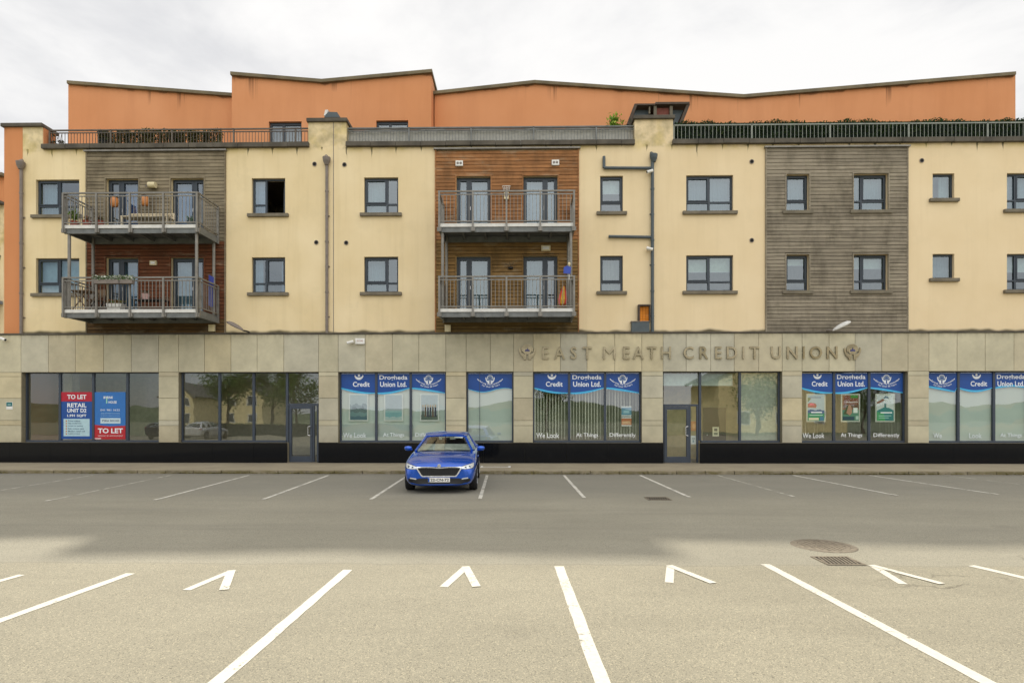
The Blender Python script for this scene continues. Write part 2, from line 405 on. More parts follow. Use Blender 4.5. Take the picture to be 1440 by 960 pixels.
def text_geo(body, bold=0.0, spacing=1.0):
    cu = bpy.data.curves.new('lettering', 'FONT'); cu.body = body; cu.size = 1.0; cu.offset = bold; cu.space_character = spacing
    cu.resolution_u = 3; cu.fill_mode = 'FRONT'
    ob = bpy.data.objects.new('lettering', cu); COL.objects.link(ob)
    dg = bpy.context.evaluated_depsgraph_get(); me = bpy.data.meshes.new_from_object(ob.evaluated_get(dg))
    vs = [(v.co.x, v.co.y) for v in me.vertices]; fs = [tuple(p.vertices) for p in me.polygons]
    bpy.data.objects.remove(ob); bpy.data.curves.remove(cu); bpy.data.meshes.remove(me)
    return vs, fs
def add_text(mb, body, x0, x1, z0, z1, y, c=(1,1,1,1), bold=0.0, depth=0.0, keep=False, serif=False):
    """lettering fitted in the box, read from the street (-y)"""
    vs, fs = text_geo(body, bold)
    a, b = min(p[0] for p in vs), max(p[0] for p in vs); d, e = min(p[1] for p in vs), max(p[1] for p in vs)
    kx, kz = (x1-x0)/(b-a), (z1-z0)/(e-d)
    if keep: kx = min(kx, kz*1.15)
    ox = (x0+x1)/2-(a+b)/2*kx
    P = [(ox+p[0]*kx, z0+(p[1]-d)*kz) for p in vs]
    def ccw(f):
        A = sum(P[f[i]][0]*P[f[(i+1) % len(f)]][1]-P[f[(i+1) % len(f)]][0]*P[f[i]][1] for i in range(len(f)))
        return f if A > 0 else f[::-1]
    fs = [ccw(f) for f in fs]
    if depth <= 0:
        return mb.add([(p[0], y, p[1]) for p in P], fs, c)
    n = len(P)
    ed = {}
    for f in fs:
        for i in range(len(f)): ed[(f[i], f[(i+1) % len(f)])] = 1
    side = [(a_, b_) for a_, b_ in ed if (b_, a_) not in ed]
    return mb.add([(p[0], y, p[1]) for p in P]+[(p[0], y+depth, p[1]) for p in P],
                  fs+[tuple(i+n for i in f[::-1]) for f in fs]+[(b_, a_, a_+n, b_+n) for a_, b_ in side], c)

def wall_holes(mb, x0, x1, z0, z1, holes, y0, y1, c=(1,1,1,1)):
    """a wall slab with rectangular openings and their reveals"""
    hs = [h for h in holes if h[1] > x0 and h[0] < x1 and h[3] > z0 and h[2] < z1]
    xs = sorted({x0, x1}|{min(max(h[i], x0), x1) for h in hs for i in (0,1)})
    zs = sorted({z0, z1}|{min(max(h[i], z0), z1) for h in hs for i in (2,3)})
    def solid(i, j):
        if i < 0 or j < 0 or i >= len(xs)-1 or j >= len(zs)-1: return False
        cx, cz = (xs[i]+xs[i+1])/2, (zs[j]+zs[j+1])/2
        return not any(h[0] < cx < h[1] and h[2] < cz < h[3] for h in hs)
    for i in range(len(xs)-1):
        for j in range(len(zs)-1):
            if not solid(i, j): continue
            a, b, d, e = xs[i], xs[i+1], zs[j], zs[j+1]
            mb.add([(a,y0,d),(b,y0,d),(b,y0,e),(a,y0,e)], [(0,1,2,3)], c)
            mb.add([(a,y1,d),(b,y1,d),(b,y1,e),(a,y1,e)], [(3,2,1,0)], c)
            if not solid(i-1, j): mb.add([(a,y0,d),(a,y0,e),(a,y1,e),(a,y1,d)], [(0,1,2,3)], c)
            if not solid(i+1, j): mb.add([(b,y0,d),(b,y1,d),(b,y1,e),(b,y0,e)], [(0,1,2,3)], c)
            if not solid(i, j-1): mb.add([(a,y0,d),(a,y1,d),(b,y1,d),(b,y0,d)], [(0,1,2,3)], c)
            if not solid(i, j+1): mb.add([(a,y0,e),(b,y0,e),(b,y1,e),(a,y1,e)], [(0,1,2,3)], c)
    return mb
def jit(c, k):
    f = 1+random.uniform(-k, k); return (c[0]*f, c[1]*f, c[2]*f, 1)
M['benchwood'] = simple('bleached_bench_wood', C(206,192,164), 0.7, 0, .15); M['terracotta'] = simple('terracotta', C(150,70,52), 0.8); M['doorwood'] = simple('brown_door', C(70,44,30), 0.5, 0, .2, 3)
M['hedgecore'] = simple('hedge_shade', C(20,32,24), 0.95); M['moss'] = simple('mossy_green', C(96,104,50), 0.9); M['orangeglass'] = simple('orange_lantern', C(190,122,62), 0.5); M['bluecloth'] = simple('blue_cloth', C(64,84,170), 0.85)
M['plank'] = simple('folding_table_wood', C(110,86,60), .7)
M['carglassdark'] = simple('lamp_projector', C(60,64,70), .15, .6)
M['pinkpot'] = simple('pink_glazed_pot', C(206,170,164), .4)
M['cream2'] = simple('cream_house_render', C(222,204,156), .9)
# ================================================================== THE BUILDING
bld = thing('apartment_building', (0, 4, 0.1), 'four storey block with cream render, timber panels, stone shopfronts and orange top storey', 'building')
ZS0, ZS1 = 3.51, 4.93          # shop head, top of the stone band
ZW0, ZW1 = 4.98, 12.0          # rendered wall
XL, XR = X(6), 27.0            # rendered wall runs between these
GXL, GXR = X(-150), 27.0       # shopfront runs further left
HD2, SL2, HD1, SL1 = 10.85, 9.50, 7.86, 6.52
DK2, DK1 = 8.62, 5.63          # balcony deck levels

UP = []   # (u0,u1,row,head,sill,columns,transom,kind)
def rows(u0, u1, cols, tr=True, kind='window', a=None, b=None):
    UP.append((u0, u1, 2, HD2 if a is None else a[0], SL2 if a is None else a[1], cols, tr, kind))
    UP.append((u0, u1, 1, HD1 if b is None else b[0], SL1 if b is None else b[1], cols, tr, kind))
rows(50.5, 111.5, [.5,.5]); rows(354, 401, [.40,.60]); rows(512, 560, [.66,.34]); rows(844, 876, [1.0])
rows(965, 1031, [.5,.5]); rows(1105, 1137, [1.0]); rows(1199.5, 1248, [.28,.72])
rows(1311.5, 1342, [1.0], False, a=(Z(244,1326), Z(279.5,1326)), b=(Z(357,1326), Z(391.5,1326)))
rows(1416, 1482, [.22,.78])
rows(150, 196, [.40,.60], False, 'door', (HD2, DK2), (HD1, DK1)); rows(241, 287.5, [.66,.34], False, 'door', (HD2, DK2), (HD1, DK1))
rows(642, 690, [.36,.64], False, 'door', (HD2, DK2), (HD1, DK1)); rows(736, 784, [.64,.36], False, 'door', (HD2, DK2), (HD1, DK1))
HOLES = [(X(a), X(b), s, h) for a, b, r, h, s, c, t, k in UP]

# ---- rendered wall with the raised piers of the parapet
mb = MB(); wall_holes(mb, X(32), XR, ZW0, ZW1, HOLES, 0.0, 0.34)
for a, b, v in ((32, 60, 178), (433.5, 487, 170.5), (892.5, 946.5, 166.5)):
    mb.box(X(a), X(b), 0.0, 0.62, ZW1, Z(v, (a+b)/2))
mb.build('rendered_wall', 'cream', bld)
mb = MB(); mb.box(X(6), X(32)-0.002, -0.004, 0.62, ZW0, Z(178, 20)); mb.box(X(60), X(60)+0.02, 0.03, 0.60, 12.2, Z(179, 60))
mb.build('orange_pier', 'orange_pier', bld, uvs=lambda p: (p[0], Z(178, 20)-p[2]+.5))
# movement joint beside the downpipe
MB().box(X(469)-.012, X(469)+.012, -0.006, 0.0, ZW0, Z(171, 460)).build('movement_joint', 'pipe', bld)

# ---- coping along the parapet, in lengths with small gaps
CB, CT = 11.985, 12.16
def coping(u0, u1):
    mb = MB(); x = X(u0, -.1); e = X(u1, -.1)
    while x < e-0.02:
        n = min(x+0.94, e); dz = random.uniform(-.006, .006)
        mb.box(x+.004, n-.004, -0.13+random.uniform(-.006,.006), 0.40, CB+dz, CT+dz); x = n
    mb.build('parapet_coping', 'coping', bld, bevel=0.012)
coping(58, 434); coping(486, 893); coping(946, 1650)
for a, b, v in ((3.5, 61.5, 175.5), (432, 489, 168.5), (890, 948.5, 164.5)):
    z = Z(v+3, (a+b)/2); MB().box(X(a), X(b), -0.10, 0.72, z-.02, z+.11).build('pier_capping', 'coping', bld, bevel=0.012)

# ---- timber panels
def panel(u0, u1, v0, colf, zsplit=None):
    mb = MB(); x0, x1 = X(u0), X(u1); zt = Z(v0, (u0+u1)/2); z = ZW0+0.01
    hs = [h for h in HOLES if h[1] > x0 and h[0] < x1]
    while z < zt-0.03:
        n = min(z+0.134, zt); segs = [(x0, x1)]
        cuts = []
        for h in hs:
            if h[2]-0.06 < z+.07 < h[3]+0.05: cuts.append((h[0]-.045, h[1]+.045))
        for a, b in cuts:
            segs = [q for s in segs for q in ((s[0], min(s[1], a)), (max(s[0], b), s[1])) if q[1]-q[0] > 0.02]
        for a, b in segs:
            # boards butt at random joints
            k = a
            while k < b-0.01:
                m = b if b-k < 2.4 else min(b, k+random.uniform(1.6, 3.6))
                if b-m < .3: m = b
                mb.box(k+.001, m-.002, -0.045+random.uniform(-.004,.004), -0.005, z+.002, n-.017, jit(colf((z+n)/2), .17)); k = m
        z = n
    mb.build('timber_cladding', 'timber', bld)
    # dark membrane behind the open joints
    mb = MB(); wall_holes(mb, x0+.01, x1-.01, ZW0+.01, zt-.01, HOLES, -0.006, -0.002); mb.build('cladding_membrane', 'hole', bld)
    # trims round the panel and its openings
    mb = MB(); g = jit(colf(zt), .05)
    mb.box(x0-.045, x0-.001, -.06, -.002, ZW0, zt, g); mb.box(x1+.001, x1+.045, -.06, -.002, ZW0, zt, g)
    for h in hs:
        c = jit(colf((h[2]+h[3])/2), .1); c = tuple(min(1, q*1.1) for q in c[:3])+(1,)
        mb.box(h[0]-.042, h[0]-.002, -.062, .10, h[2], h[3], c); mb.box(h[1]+.002, h[1]+.042, -.062, .10, h[2], h[3], c)
        mb.box(h[0]-.042, h[1]+.042, -.066, .09, h[3]+.002, h[3]+.042, c)
    mb.build('panel_trim', 'timber', bld)
    MB().box(x0-.09, x1+.09, -.12, -.002, zt+.002, zt+.055).build('panel_flashing', 'galv', bld)
grey = lambda z: C(128,116,98)
panel(123.5, 316.5, 214, lambda z: C(138,126,104) if z > 8.5 else (C(110,66,44) if z > 5.55 else C(98,74,44)))
panel(613.5, 812.5, 211, lambda z: C(160,112,72) if z > 8.5 else (C(146,114,70) if z > 5.55 else C(116,94,56)))
panel(1077.5, 1274.5, 208.5, lambda z: C(146,136,119))

# ---- upper windows and balcony doors: frame > pane, sill / handle
WIN = {}
def upper_window(u0, u1, row, h, s, cols, tr, kind):
    x0, x1 = X(u0)+.004, X(u1)-.004; y0, y1 = 0.10, 0.165; t = 0.062
    mb = MB(); mb.box(x0, x0+t, y0, y1, s, h-.004); mb.box(x1-t, x1, y0, y1, s, h-.004)
    mb.box(x0+t, x1-t, y0, y1, s+.002, s+t); mb.box(x0+t, x1-t, y0, y1, h-.004-t, h-.004)
    openw = (abs(u0-354) < 1 and row == 2)
    x = x0; W = x1-x0; xs = [x0]
    for k, c in enumerate(cols):
        a, b = x+t*(.9 if k == 0 else .5), x+c*W-t*(.9 if k == len(cols)-1 else .5)
        x += c*W; xs.append(x)
        if k < len(cols)-1: mb.box(x-t*.6, x+t*.6, y0-.004, y1, s+t, h-.004-t)
        if kind == 'window' and tr:
            zt = s+(h-s)*.27
            if not (openw and k == 1): mb.box(a, b, y0+.003, y1-.004, zt-.034, zt+.034)
            if k == (1 if len(cols) > 1 and cols[0] < .45 else 0) and not openw:   # the opening sash stands a little proud
                z0, z1 = zt+.034, h-.004-t
                for q in ((a, a+.045, z0, z1), (b-.045, b, z0, z1), (a+.045, b-.045, z0, z0+.045), (a+.045, b-.045, z1-.045, z1)):
                    mb.box(q[0], q[1], y0-.02, y0+.03, q[2], q[3])
        if kind == 'door':
            for q in ((a, a+.07, s+t, h-t), (b-.07, b, s+t, h-t), (a+.07, b-.07, s+t, s+t+.14), (a+.07, b-.07, h-t-.075, h-t-.004)):
                mb.box(q[0], q[1], y0-.012, y1-.02, q[2], q[3])
    o = mb.build('window' if kind == 'window' else 'balcony_door', 'frame', bld, bevel=0.006)
    yg = 0.142
    if openw:
        MB().sheet_y([(x0+t*.5, s+t*.5), (xs[1], s+t*.5), (xs[1], h-t*.5), (x0+t*.5, h-t*.5)], yg).build('pane', 'glass', o)
        # casement swung inwards
        sx = x1-t; px = sx-.22
        q = MB(); q.bar((sx, .16, s+.12), (sx, .16, h-.12), .05); q.bar((px, .62, s+.12), (px, .62, h-.12), .05)
        q.bar((sx, .16, s+.1), (px, .62, s+.1), .05); q.bar((sx, .16, h-.1), (px, .62, h-.1), .05); q.build('open_sash', 'frame', o)
    else:
        MB().sheet_y([(x0+t*.5, s+t*.5), (x1-t*.5, s+t*.5), (x1-t*.5, h-t*.5), (x0+t*.5, h-t*.5)], yg).build('pane', 'glass', o)
    if kind == 'window':
        MB().box(x0-.145, x1+.145, -.10, .098, s-.125, s-.002).build('sill', 'sill', o, bevel=0.01)
    else:
        m = (xs[1]-.05) if cols[0] > .5 else (xs[1]+.05)
        MB().tube((m, y0-.03, s+1.0), (m, y0-.03, s+1.13), .012).bar((m, y0-.03, s+1.1), (m, y0+.01, s+1.1), .02).build('handle', 'steelhandle', o)
    WIN[(int(u0), row)] = (x0, x1, s, h)
for w in UP: upper_window(*w)

# ---- rooms behind the glass
mb = MB()
for a, b in ((4.62, 5.55), (8.2, 8.60), (11.35, 11.72)): mb.box(XL+.3, XR-.3, 0.345, 4.2, a, b)
mb.build('floor_slab', 'floor', bld)
mb = MB(); mb.box(XL+.02, XR-.02, 4.2, 4.4, 0.1, 11.7)
for u in (125, 220, 318, 470, 614, 716, 812, 930, 1078, 1170, 1276, 1360): mb.box(X(u)-.06, X(u)+.06, .345, 4.2, 5.55, 11.35)
mb.build('interior_wall', 'interior', bld)
mb = MB(); mb.box(XL, XL+.3, .63, 10, 0.1, ZW1-.01); mb.box(XR-.3, XR, .35, 10, 0.1, ZW1-.01); mb.box(XL+.3, XR-.3, 9.7, 10, 0.1, ZW1-.01)
mb.build('end_wall', 'orange_pier', bld, uvs=lambda p: (p[0], 12.5-p[2]))
MB().box(XL+.3, XR-.3, .345, 9.7, 11.73, 11.80).build('terrace_floor', 'terrace', bld)

# ---- set-back orange storey
def block(name, us, Yf, side_to=None, holes=(), zb=11.8, yb=9.6):
    """us: roofline points (u,v) in the plane Yf"""
    pts = [PX(u, v+3.5, Yf) for u, v in us]
    mb = MB(); xs = sorted({p[0] for p in pts}|{X(h[0], Yf) for h in holes}|{X(h[1], Yf) for h in holes})
    def top(x):
        for (a, za), (b, zb_) in zip(pts, pts[1:]):
            if a-1e-6 <= x <= b+1e-6: return za+(zb_-za)*(x-a)/(b-a)
        return pts[-1][1]
    # cut into 0.5 m strips so that the dirt under the eaves follows the slope
    fine = []
    for a, b in zip(xs, xs[1:]):
        n = max(1, int((b-a)/.5)); fine += [a+(b-a)*k/n for k in range(n)]
    fine.append(xs[-1])
    UVD = {}
    def q(vs):
        b = len(mb.v); mb.add(vs, [tuple(range(len(vs)))])
        for k, p in enumerate(vs): UVD[tuple(p)] = (p[0], top(min(max(p[0], pts[0][0]), pts[-1][0]))-p[2])
    for a, b in zip(fine, fine[1:]):
        m = (a+b)/2; lo = zb
        for h in holes:
            if X(h[0], Yf) < m < X(h[1], Yf):
                lo = h[2]
                q([(a, Yf, lo), (b, Yf, lo), (b, Yf+.2, lo), (a, Yf+.2, lo)][::-1])
        q([(a, Yf, lo), (b, Yf, lo), (b, Yf, top(b)), (a, Yf, top(a))])
        q([(a, yb, zb), (a, yb, top(a)), (b, yb, top(b)), (b, yb, zb)])
    for h in holes:
        for x, sgn in ((X(h[0], Yf), 1), (X(h[1], Yf), -1)):
            v = [(x, Yf, zb), (x, Yf+.2, zb), (x, Yf+.2, h[2]), (x, Yf, h[2])]; q(v if sgn < 0 else v[::-1])
    for (x, z), sgn in ((pts[0], 1), (pts[-1], -1)):
        v = [(x, Yf, zb), (x, Yf, z), (x, yb, z), (x, yb, zb)]; q(v if sgn > 0 else v[::-1])
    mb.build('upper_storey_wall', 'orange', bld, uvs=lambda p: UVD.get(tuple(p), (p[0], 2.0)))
    # roof: slab with a thin metal edge that oversails a little
    e = [PX(u, v, Yf-.12) for u, v in us]
    e[0] = (e[0][0]-.07, e[0][1]); e[-1] = (e[-1][0]+.03, e[-1][1])
    lo = [(x, z-.13) for x, z in e]
    r = MB()
    r.poly_y(lo+e[::-1], Yf-.12, yb+.1); r.build('roof', 'capping', bld)
YC, YB = 2.0, 2.6
block('left', [(96, 113), (331, 131)], YB)
block('centre', [(326, 100.5), (452, 111), (606.5, 97)], YC, holes=[(378, 424, Z(171,400,YC)), (529, 574, Z(169.5,550,YC))])
block('right', [(611, 128), (752, 112.5), (1046, 132.5), (1428, 100.5)], YB)
for u0, u1, v in ((378, 424, 171), (529, 574, 169.5)):
    x0, x1, z1, z0 = X(u0, YC)+.005, X(u1, YC)-.005, Z(v, (u0+u1)/2, YC)-.004, 11.81
    mb = MB(); y0, y1 = YC+.11, YC+.17; t = .07; xm = x0+(x1-x0)*.42
    mb.box(x0, x0+t, y0, y1, z0, z1).box(x1-t, x1, y0, y1, z0, z1).box(x0+t, x1-t, y0, y1, z1-.11, z1).box(xm-.05, xm+.05, y0, y1, z0, z1-.11).box(x0+t, x1-t, y0, y1, z0, z0+.1)
    o = mb.build('terrace_door', 'frame', bld)
    MB().sheet_y([(x0+.03, z0+.05), (x1-.03, z0+.05), (x1-.03, z1-.05), (x0+.03, z1-.05)], y0+.04).build('pane', 'glass', o)
MB().box(X(326,YC)+.3, X(606,YC)-.3, YC+.9, YC+1.0, 11.82, 14.6).build('interior_wall', 'interior', bld)

# ---- railings on the parapet
def roof_rail(u0, u1, mat, step=.118, vtop=178.5, two=True):
    y = 0.16; x0, x1 = X(u0, y), X(u1, y); zt = Z(vtop, 720, y)
    mb = MB(); mb.bar((x0, y, zt), (x1, y, zt), .05, .045)
    if two: mb.bar((x0, y, zt-.10), (x1, y, zt-.10), .04, .03)
    mb.bar((x0, y, CT+.06), (x1, y, CT+.06), .04, .03)
    n = int((x1-x0)/step)
    for k in range(n+1):
        x = x0+(x1-x0)*k/n
        if k % 20 == 0: mb.bar((x, y, CT-.02), (x, y, zt+.0), .05, .055)
        else: mb.bar((x, y, CT+.06), (x, y, zt-(.10 if two else .02)), .016, .016)
    return mb.build('roof_railing', mat, bld)
roof_rail(70, 433, 'railpaint'); roof_rail(488, 891.5, 'galvdark', vtop=179); roof_rail(947.5, 1640, 'railpale', step=.145, vtop=178.5, two=False)
# ---- timber roof hatch with sloping cheeks above the third pier
def hatch():
    y0, y1 = .75, 2.3
    p = lambda u, v, y=y0: PX(u, v, y)
    o = MB(); zb = 12.0
    a, b, c, d = p(884, 172), p(897, 148), p(967, 147.5), p(955, 172)
    for (u0, v0), (u1, v1), w in (((883,176),(894,147.5),.10), ((957,174),(968,147),.10)):
        q0, q1 = p(u0, v0), p(u1, v1); o.bar((q0[0], y0, q0[1]), (q1[0], y0, q1[1]), .09, .12); o.bar((q0[0], y1, q0[1]), (q1[0], y1, q1[1]), .09, .12)
    q0, q1 = p(893, 149), p(922, 148); o.box(q0[0], q1[0], y0-.05, y1, q1[1]-.02, q1[1]+.04)
    q0, q1 = p(921, 146), p(969, 147); o.box(q0[0], q1[0], y0-.08, y1, q1[1]-.02, q1[1]+.06)
    ob = o.build('roof_hatch', 'timberdark', bld)
    for q in ([p(888,170), p(896,150), p(915,150), p(915,170)], [p(945,170), p(947,150), p(964,150), p(954,171)]): MB().sheet_y(q, y0+.25).build('sloping_cheek', 'pipedark', ob)
    k = MB(); q0, q1 = p(924, 163), p(942, 150); k.box(q0[0], q1[0], y0+.1, y0+.16, q0[1], q1[1]); k.build('hatch_door', 'redwood', ob)
    for a_, b_ in ((p(919.5, 166), p(923.5, 149)), (p(942, 166), p(946, 149)), (p(912.5, 160), p(914.5, 150))): MB().box(a_[0], b_[0], y0, y0+.1, a_[1], b_[1]).build('hatch_post', 'sill', ob)
    k = MB(); q0, q1 = p(893, 168), p(947, 162); k.box(q0[0], q1[0], y0+.3, y1, 11.9, q1[1]); k.build('hatch_base', 'coping', ob)
M['timberdark'] = simple('dark_weathered_timber', C(78,66,56), 0.85, 0, 0.25, 5)
M['redwood'] = simple('red_stained_timber', C(120,66,54), 0.8, 0, 0.2, 5)
hatch()

# ---- balconies: deck with beams > railing, deck edge, post
def balcony(x0, x1, zd, depth, post_below, sides=True, post_above=None):
    yf = -depth; mb = MB()
    mb.box(x0+.04, x1-.04, yf+.05, -.07, zd-.05, zd)                       # deck
    mb.box(x0, x1, yf+.03, yf+.11, zd-.29, zd-.125)                           # front beam
    mb.box(x0, x0+.07, yf+.11, -.07, zd-.27, zd-.06); mb.box(x1-.07, x1, yf+.11, -.07, zd-.27, zd-.06)
    mb.box(x0+.07, x1-.07, -.16, -.07, zd-.27, zd-.06)
    n = 6
    for k in range(1, n):
        x = x0+(x1-x0)*k/n; mb.box(x-.03, x+.03, yf+.11, -.16, zd-.20, zd-.052)
    o = mb.build('balcony', 'galvdark', bld)
    MB().box(x0+.03, x1-.03, yf-.002, yf+.045, zd-.115, zd+.005).build('deck_edge', 'fascia', o)
    zt = zd+1.12; r = MB()
    r.bar((x0-.02, yf-.02, zt), (x1+.02, yf-.02, zt), .05, .05); r.bar((x0, yf-.02, zt-.11), (x1, yf-.02, zt-.11), .03, .035); r.bar((x0, yf-.02, zd+.07), (x1, yf-.02, zd+.07), .03, .035)
    N = 4; m = 9
    for k in range(N+1):
        x = x0+.02+(x1-x0-.04)*k/N
        r.bar((x, yf-.035, zd-.28), (x, yf-.035, zt-.02), .055, .06); r.box(x-.075, x+.075, yf-.03, yf+.028, zd-.27, zd-.13)
        if k < N:
            for j in range(1, m):
                xx = x+(x1-x0-.04)/N*j/m; r.bar((xx, yf-.02, zd+.07), (xx, yf-.02, zt-.11), .017)
    for x in (x0, x1):
        r.bar((x, yf-.02, zt), (x, -.1, zt), .05, .05); r.bar((x, yf, zt-.11), (x, -.1, zt-.11), .03, .035); r.bar((x, yf, zd+.07), (x, -.1, zd+.07), .03, .035)
        r.bar((x, -.12, zd-.28), (x, -.12, zt), .055, .06)
        r.bar((x, yf+.10, zd-.2), (x, yf+.10, zt), .05, .05)
        for j in range(1, 11):
            y = yf+.10+(depth-.22)*j/11; r.bar((x, y, zd+.07), (x, y, zt-.11), .017)
    r.build('railing', 'galv', o)
    if post_below is not None:
        for x in (x0+.12, x1-.12):
            for y in (yf+.12, -.20):
                MB().tube((x, y, post_below), (x, y, zd-.06), .052, n=12).box(x-.09, x+.09, y-.09, y+.09, post_below, post_below+.02).build('post', 'galv', o, smooth=False)
    return o
BX = (X(89, -1.45), X(278.5, -1.45)); bal_l2 = balcony(BX[0], BX[1], DK2, 1.45, DK1+.01); bal_l1 = balcony(BX[0], BX[1], DK1, 1.45, None)
BM = (X(617, -1.4), X(808, -1.4)); bal_m2 = balcony(BM[0], BM[1], DK2, 1.40, DK1+.01); bal_m1 = balcony(BM[0], BM[1], DK1, 1.40, None)

# ---- rainwater and soil pipes
def pipe(pts, mat, r=.055, hopper=None, clips=True):
    mb = MB().path(pts, r, 12)
    if hopper:
        x, y, z = hopper; mb.lathe([(.07,-.16), (.13,-.02), (.15,.10), (.145,.12)], (x, y, z), 14); mb.tube((x-.02, y-.02, z+.1), (x-.06, .05, z+.24), .07, n=12)
    if clips:
        z = ZW0+.6
        while z < pts[-1][2]-.3:
            mb.box(pts[0][0]-.085, pts[0][0]+.085, -.04, 0, z, z+.035); mb.lathe([(r+.014, 0), (r+.014, .06)], (pts[0][0], pts[0][1], z+.9), 12); z += 1.9
    return mb.build('downpipe', mat, bld)
pipe([(X(29.5,-.1), -.09, ZW0+.005), (X(29.5,-.1), -.09, Z(236, 29))], 'pipe', hopper=(X(29.5,-.1), -.12, Z(234, 29)))
pipe([(X(459.5,-.1), -.09, ZW0+.005), (X(459.5,-.1), -.09, Z(230, 459))], 'pipe', hopper=(X(459.5,-.1), -.12, Z(228, 459)))
xp = X(917.5, -.1)
pipe([(xp, -.10, ZW0+.005), (xp, -.10, Z(226, 917))], 'pipedark', r=.06, hopper=(X(919,-.1), -.12, Z(224, 919)))
pipe([(X(849.5,-.1), -.08, Z(221.5, 849)), (X(849.5,-.1), -.08, Z(237.5, 849)), (xp, -.08, Z(238, 917))], 'pipedark', r=.055, clips=False)
pipe([(X(856,-.1), -.08, Z(333.5, 856)), (xp, -.08, Z(334.5, 917))], 'pipedark', r=.055, clips=False)
# round wall vents
for u, v in ((172, 235), (442.5, 231), (484.5, 231.8), (1057, 227.5), (1296, 226), (1057, 338), (445, 341), (487, 341.5)):
    x, z = PX(u, v); mb = MB(); mb.tube((x, -.012, z), (x, .0, z), .075, n=18).tube((x, -.02, z), (x, -.012, z), .085, .08, n=18)
    o = mb.build('wall_vent', 'pipe', bld); MB().tube((x, -.024, z), (x, -.0205, z), .062, n=18).build('vent_opening', 'hole', o)

# ================================================================== SHOPFRONT
YS = -0.12
OPEN = [(30, 223), (251, 448), (475.5, 627), (655.5, 722), (749.5, 902.5), (932.5, 1100), (1128, 1277), (1306.5, 1500)]
DOORS = {1: (404, 448), 5: (932.5, 984)}
SH = []
for i, (a, b) in enumerate(OPEN):
    SH.append((X(a, YS), X(b, YS), 0.86, ZS0))
DH = [(X(a, YS), X(b, YS), 0.1, 0.861) for a, b in DOORS.values()]
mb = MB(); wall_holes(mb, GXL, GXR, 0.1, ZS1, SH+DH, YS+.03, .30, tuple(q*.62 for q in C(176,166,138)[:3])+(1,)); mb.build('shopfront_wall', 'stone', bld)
mb = MB(); SC = C(192,184,156)
JU = [-125, -87, -48, -9, 29.5, 68, 106, 145.5, 184.5, 223, 251, 287.5, 324.7, 361.5, 399, 448, 475.5, 513.5, 551.7, 589, 627, 655.5, 689.5, 722.3, 749.7, 788, 825.5, 864.5, 902.5, 932.5, 965, 999.5, 1032.5, 1067, 1100, 1128, 1166, 1202.5, 1240, 1277, 1306.5, 1346, 1385.5, 1426, 1465, 1500, 1530, 1570, 1610]
def slab(x0, x1, z0, z1):
    mb.box(x0+.007, x1-.007, YS+random.uniform(-.002,.002), YS+.028, z0+.007, z1-.007, jit(random.choice([SC, SC, C(186,180,158), C(196,184,150), C(186,176,148)]), .08))
for a, b in zip(JU, JU[1:]): slab(X(a, YS), X(b, YS), ZS0+.0, ZS1)
PZ = [0.86, 1.50, 1.69, 2.53, 3.35, ZS0]
for a, b in [(-125, 29.8)]+[(OPEN[i][1], OPEN[i+1][0]) for i in range(len(OPEN)-1)]+[(1500, 1530), (1530, 1610)]:
    parts = [(a, b)] if b-a < 60 else [(a, a+39), (a+39, a+78), (a+78, a+116), (a+116, b)]
    for p, q in parts:
        for z0, z1 in zip(PZ, PZ[1:]): slab(X(p, YS), X(q, YS), z0, z1)
mb.build('stone_cladding', 'stone', bld, bevel=0.004)
# ledge on top of the stone
MB().box(GXL, GXR, YS-.045, .02, ZS1+.004, ZS1+.052).build('stone_ledge', 'coping', bld)
# black granite plinth with joints
edges = sorted([GXL, GXR]+[x for a, b in DOORS.values() for x in (X(a, YS), X(b, YS))])
for a, b in ((edges[0], edges[1]), (edges[2], edges[3]), (edges[4], edges[5])):
    x = a; mb = MB()
    while x < b-.01:
        n = min(x+1.55, b); n = b if b-n < .4 else n
        mb.box(x+.003, n-.003, YS-.022, YS+.02, .104, .855, (1,1,1,1)); x = n
    mb.build('plinth', 'granite', bld)
# the glazing bars
YF = 0.06
MUL = [[84, 131, 179], [308.5, 356.5, 403.5], [529, 577.5], [674.5], [800.5, 851], [984.5, 1040.5], [1173, 1222.5], [1348, 1398, 1447]]
PANES = []
for i, (a, b) in enumerate(OPEN):
    x0, x1 = SH[i][0]+.004, SH[i][1]-.004; z0, z1 = .862, ZS0-.004; t = .055; mb = MB()
    # the frame as seen: a little inside the opening
    mb.box(x0, x0+t, YF, YF+.09, z0, z1); mb.box(x1-t, x1, YF, YF+.09, z0, z1); mb.box(x0+t, x1-t, YF, YF+.09, z1-.024, z1)
    dz = [X(q, YF) for q in DOORS[i]] if i in DOORS else None
    lo, hi = x0+t, x1-t
    if dz:
        if i == 1: hi = dz[0]-.03
        else: lo = dz[1]+.03
    mb.box(lo, hi, YF-.06, YF+.09, z0, z0+.075)
    xs = [X(m, YF) for m in MUL[i]]
    for m in xs:
        if i == 3: mb.box(m-.008, m+.008, YF+.02, YF+.06, z0+.075, z1-.024)
        else: mb.box(m-.045, m+.045, YF-.004, YF+.09, z0+.0755, z1-.024)
    o = mb.build('shop_window', 'shopframe', bld, bevel=0.004)
    MB().sheet_y([(lo-.02, z0+.05), (hi+.02, z0+.05), (hi+.02, z1-.03), (lo-.02, z1-.03)], YF+.035).build('pane', 'shopglass', o)
    bs = [x0+t]+xs+[x1-t]; PANES.append([(bs[k]+(.045 if k and i != 3 else 0), bs[k+1]-(.045 if k < len(bs)-2 and i != 3 else 0)) for k in range(len(bs)-1)])
